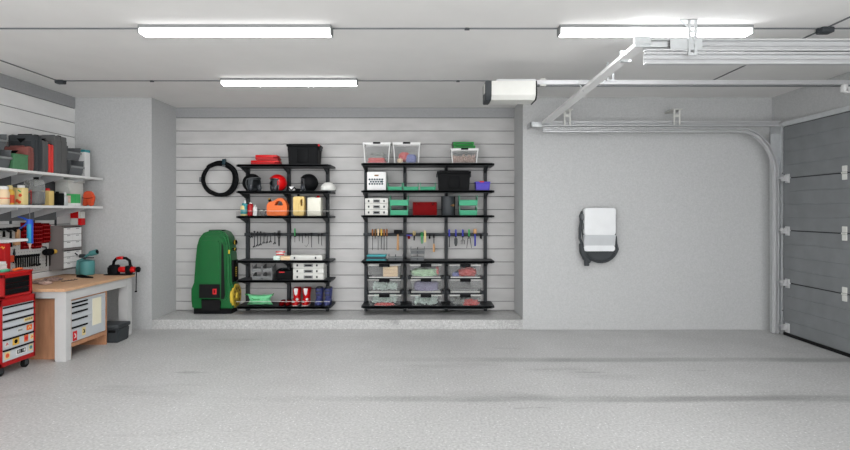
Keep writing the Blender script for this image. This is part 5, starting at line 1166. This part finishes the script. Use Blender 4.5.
stick(ky0+.19,ky0+.25,.375,.41,'off_white','gray',1); stick(ky0+.30,ky0+.37,.37,.42,'orange','cream',2)
stick(ky0+.27,ky0+.38,.46,.495,'cream','brown',1)
for (x, y) in ((kx1-.06,ky1-.06),(kx1-.06,ky0+.05),(kx0+.06,ky1-.06),(kx0+.06,ky0+.05)):
    c_ = P('caster', M().lathe([(.03,-.016),(.042,-.012),(.042,.012),(.03,.016)], (x,y,.042),20,'X'), 'rubber', tc_, True)
    P('caster_fork', M().box(x-.022,x+.022,y-.02,y+.02,.075,.095).box(x-.022,x-.018,y-.02,y+.02,.03,.09).box(x+.018,x+.022,y-.02,y+.02,.03,.09), 'charcoal', c_)
tb2 = T('top_tool_box', 'red tool box with dark drawers standing on the tool chest', 'tool box', ((kx0+kx1)/2,4.9,.716))
ux1, uy0, uy1, uz0, uz1 = -3.90, 4.74, 5.09, .716, .94
P('box_body', M().box(kx0,ux1-.03,uy0,uy1,uz0,uz1,.004).box(ux1-.032,ux1,uy0,uy0+.022,uz0,uz1,.003).box(ux1-.032,ux1,uy1-.022,uy1,uz0,uz1,.003).box(ux1-.032,ux1,uy0,uy1,uz1-.035,uz1,.003).box(ux1-.032,ux1,uy0,uy1,uz0,uz0+.025,.003), 'red', tb2)
for k in range(3):
    a = uz0+.028+k*.054; f = P('drawer', M().box(ux1-.03,ux1-.012,uy0+.024,uy1-.024,a,a+.05,.004), 'black', tb2)
    P('handle', M().box(ux1-.013,ux1-.004,uy0+.03,uy1-.03,a+.038,a+.047,.003), 'rubber', f)
P('lid', M().box(kx0-.004,ux1+.006,uy0-.005,uy1+.005,uz1,uz1+.014,.004), 'bright_red', tb2)
zt_ = uz1+.015
# things on the tool box
def lying(name, label, pts, rad, colr, cat, grp='tools lying on the red tool box', m2=None):
    t = T(name, label, cat, pts[0], grp); P('handle', M().tube(pts, rad, 10), colr, t, 2); return t
t = lying('teal_screwdriver', 'teal handled screwdriver lying on the red tool box', [(-3.97,4.79,zt_+.014),(-3.95,4.87,zt_+.015)], [.013,.014], 'mint', 'screwdriver'); P('shaft', M().tube([(-3.95,4.87,zt_+.015),(-3.945,4.93,zt_+.014)],.004,8), 'steel', t)
t = lying('orange_screwdriver', 'orange handled knife lying at the corner of the red tool box', [(-3.94,4.90,zt_+.014),(-3.96,5.00,zt_+.015),(-3.96,5.04,zt_+.012)], [.012,.014,.010], 'orange', 'knife'); P('shaft', M().tube([(-3.94,4.90,zt_+.014),(-3.95,4.85,zt_+.013)],.004,8), 'steel', t)
for k in range(4):
    a = zt_+.001+k*.022
    S('paper_stack', M().box(-4.3+.004*k,-4.06-.006*(k%2),4.84,4.99-.004*k,a,a+.021,.004), 'white' if k%2 else 'off_white', 'white folded towel, %s of the pile on the red tool box' % ['bottom','second','third','top'][k], 'towel', 'white towels piled on the red tool box')
Yq = 5.03; t = T('red_carton', 'dark red carton with yellow marks behind the white towels', 'carton', (-4.1,Yq+.03,zt_))
P('carton', M().box(-4.28,U(6.5,Yq),Yq-.02,Yq+.05,zt_+.001,V(243.5,Yq),.003), 'red', t)
P('yellow_mark', M().tube([(U(1,Yq-.02),Yq-.021,V(247.5,Yq)),(U(2.2,Yq-.02),Yq-.022,V(246.4,Yq)),(U(3.4,Yq-.02),Yq-.022,V(248.6,Yq)),(U(4.6,Yq-.02),Yq-.022,V(247,Yq))],.005,6), 'amber', t)
# ------------------------------------------------------------------ lights, world, camera
def area(name, loc, rot, sx, sy, e, col=(1,1,1)):
    l = bpy.data.lights.new(name, 'AREA'); l.shape = 'RECTANGLE'; l.size = sx; l.size_y = sy; l.energy = e; l.color = col
    o = bpy.data.objects.new(name, l); C.objects.link(o); o.location = loc; o.rotation_euler = rot; o['kind'] = 'helper'; return o
w = bpy.data.worlds.new('World'); bpy.context.scene.world = w; w.use_nodes = True
w.node_tree.nodes['Background'].inputs[0].default_value = (.985,.99,1,1); w.node_tree.nodes['Background'].inputs[1].default_value = 1.35
cam = bpy.data.cameras.new('Camera'); co = bpy.data.objects.new('Camera', cam); C.objects.link(co)
cam.sensor_width = 36; cam.lens = F/850*36; cam.shift_x = -(CX-425)/850; cam.shift_y = -(225-CY)/850
co.location = (0,0,CH); co.rotation_euler = (math.pi/2,0,0)
sc_ = bpy.context.scene; sc_.camera = co
sc_.view_settings.view_transform = 'Standard'; sc_.view_settings.look = 'None'; sc_.view_settings.gamma = 1; sc_.view_settings.use_curve_mapping = False
sc_.view_settings.exposure = 1.7
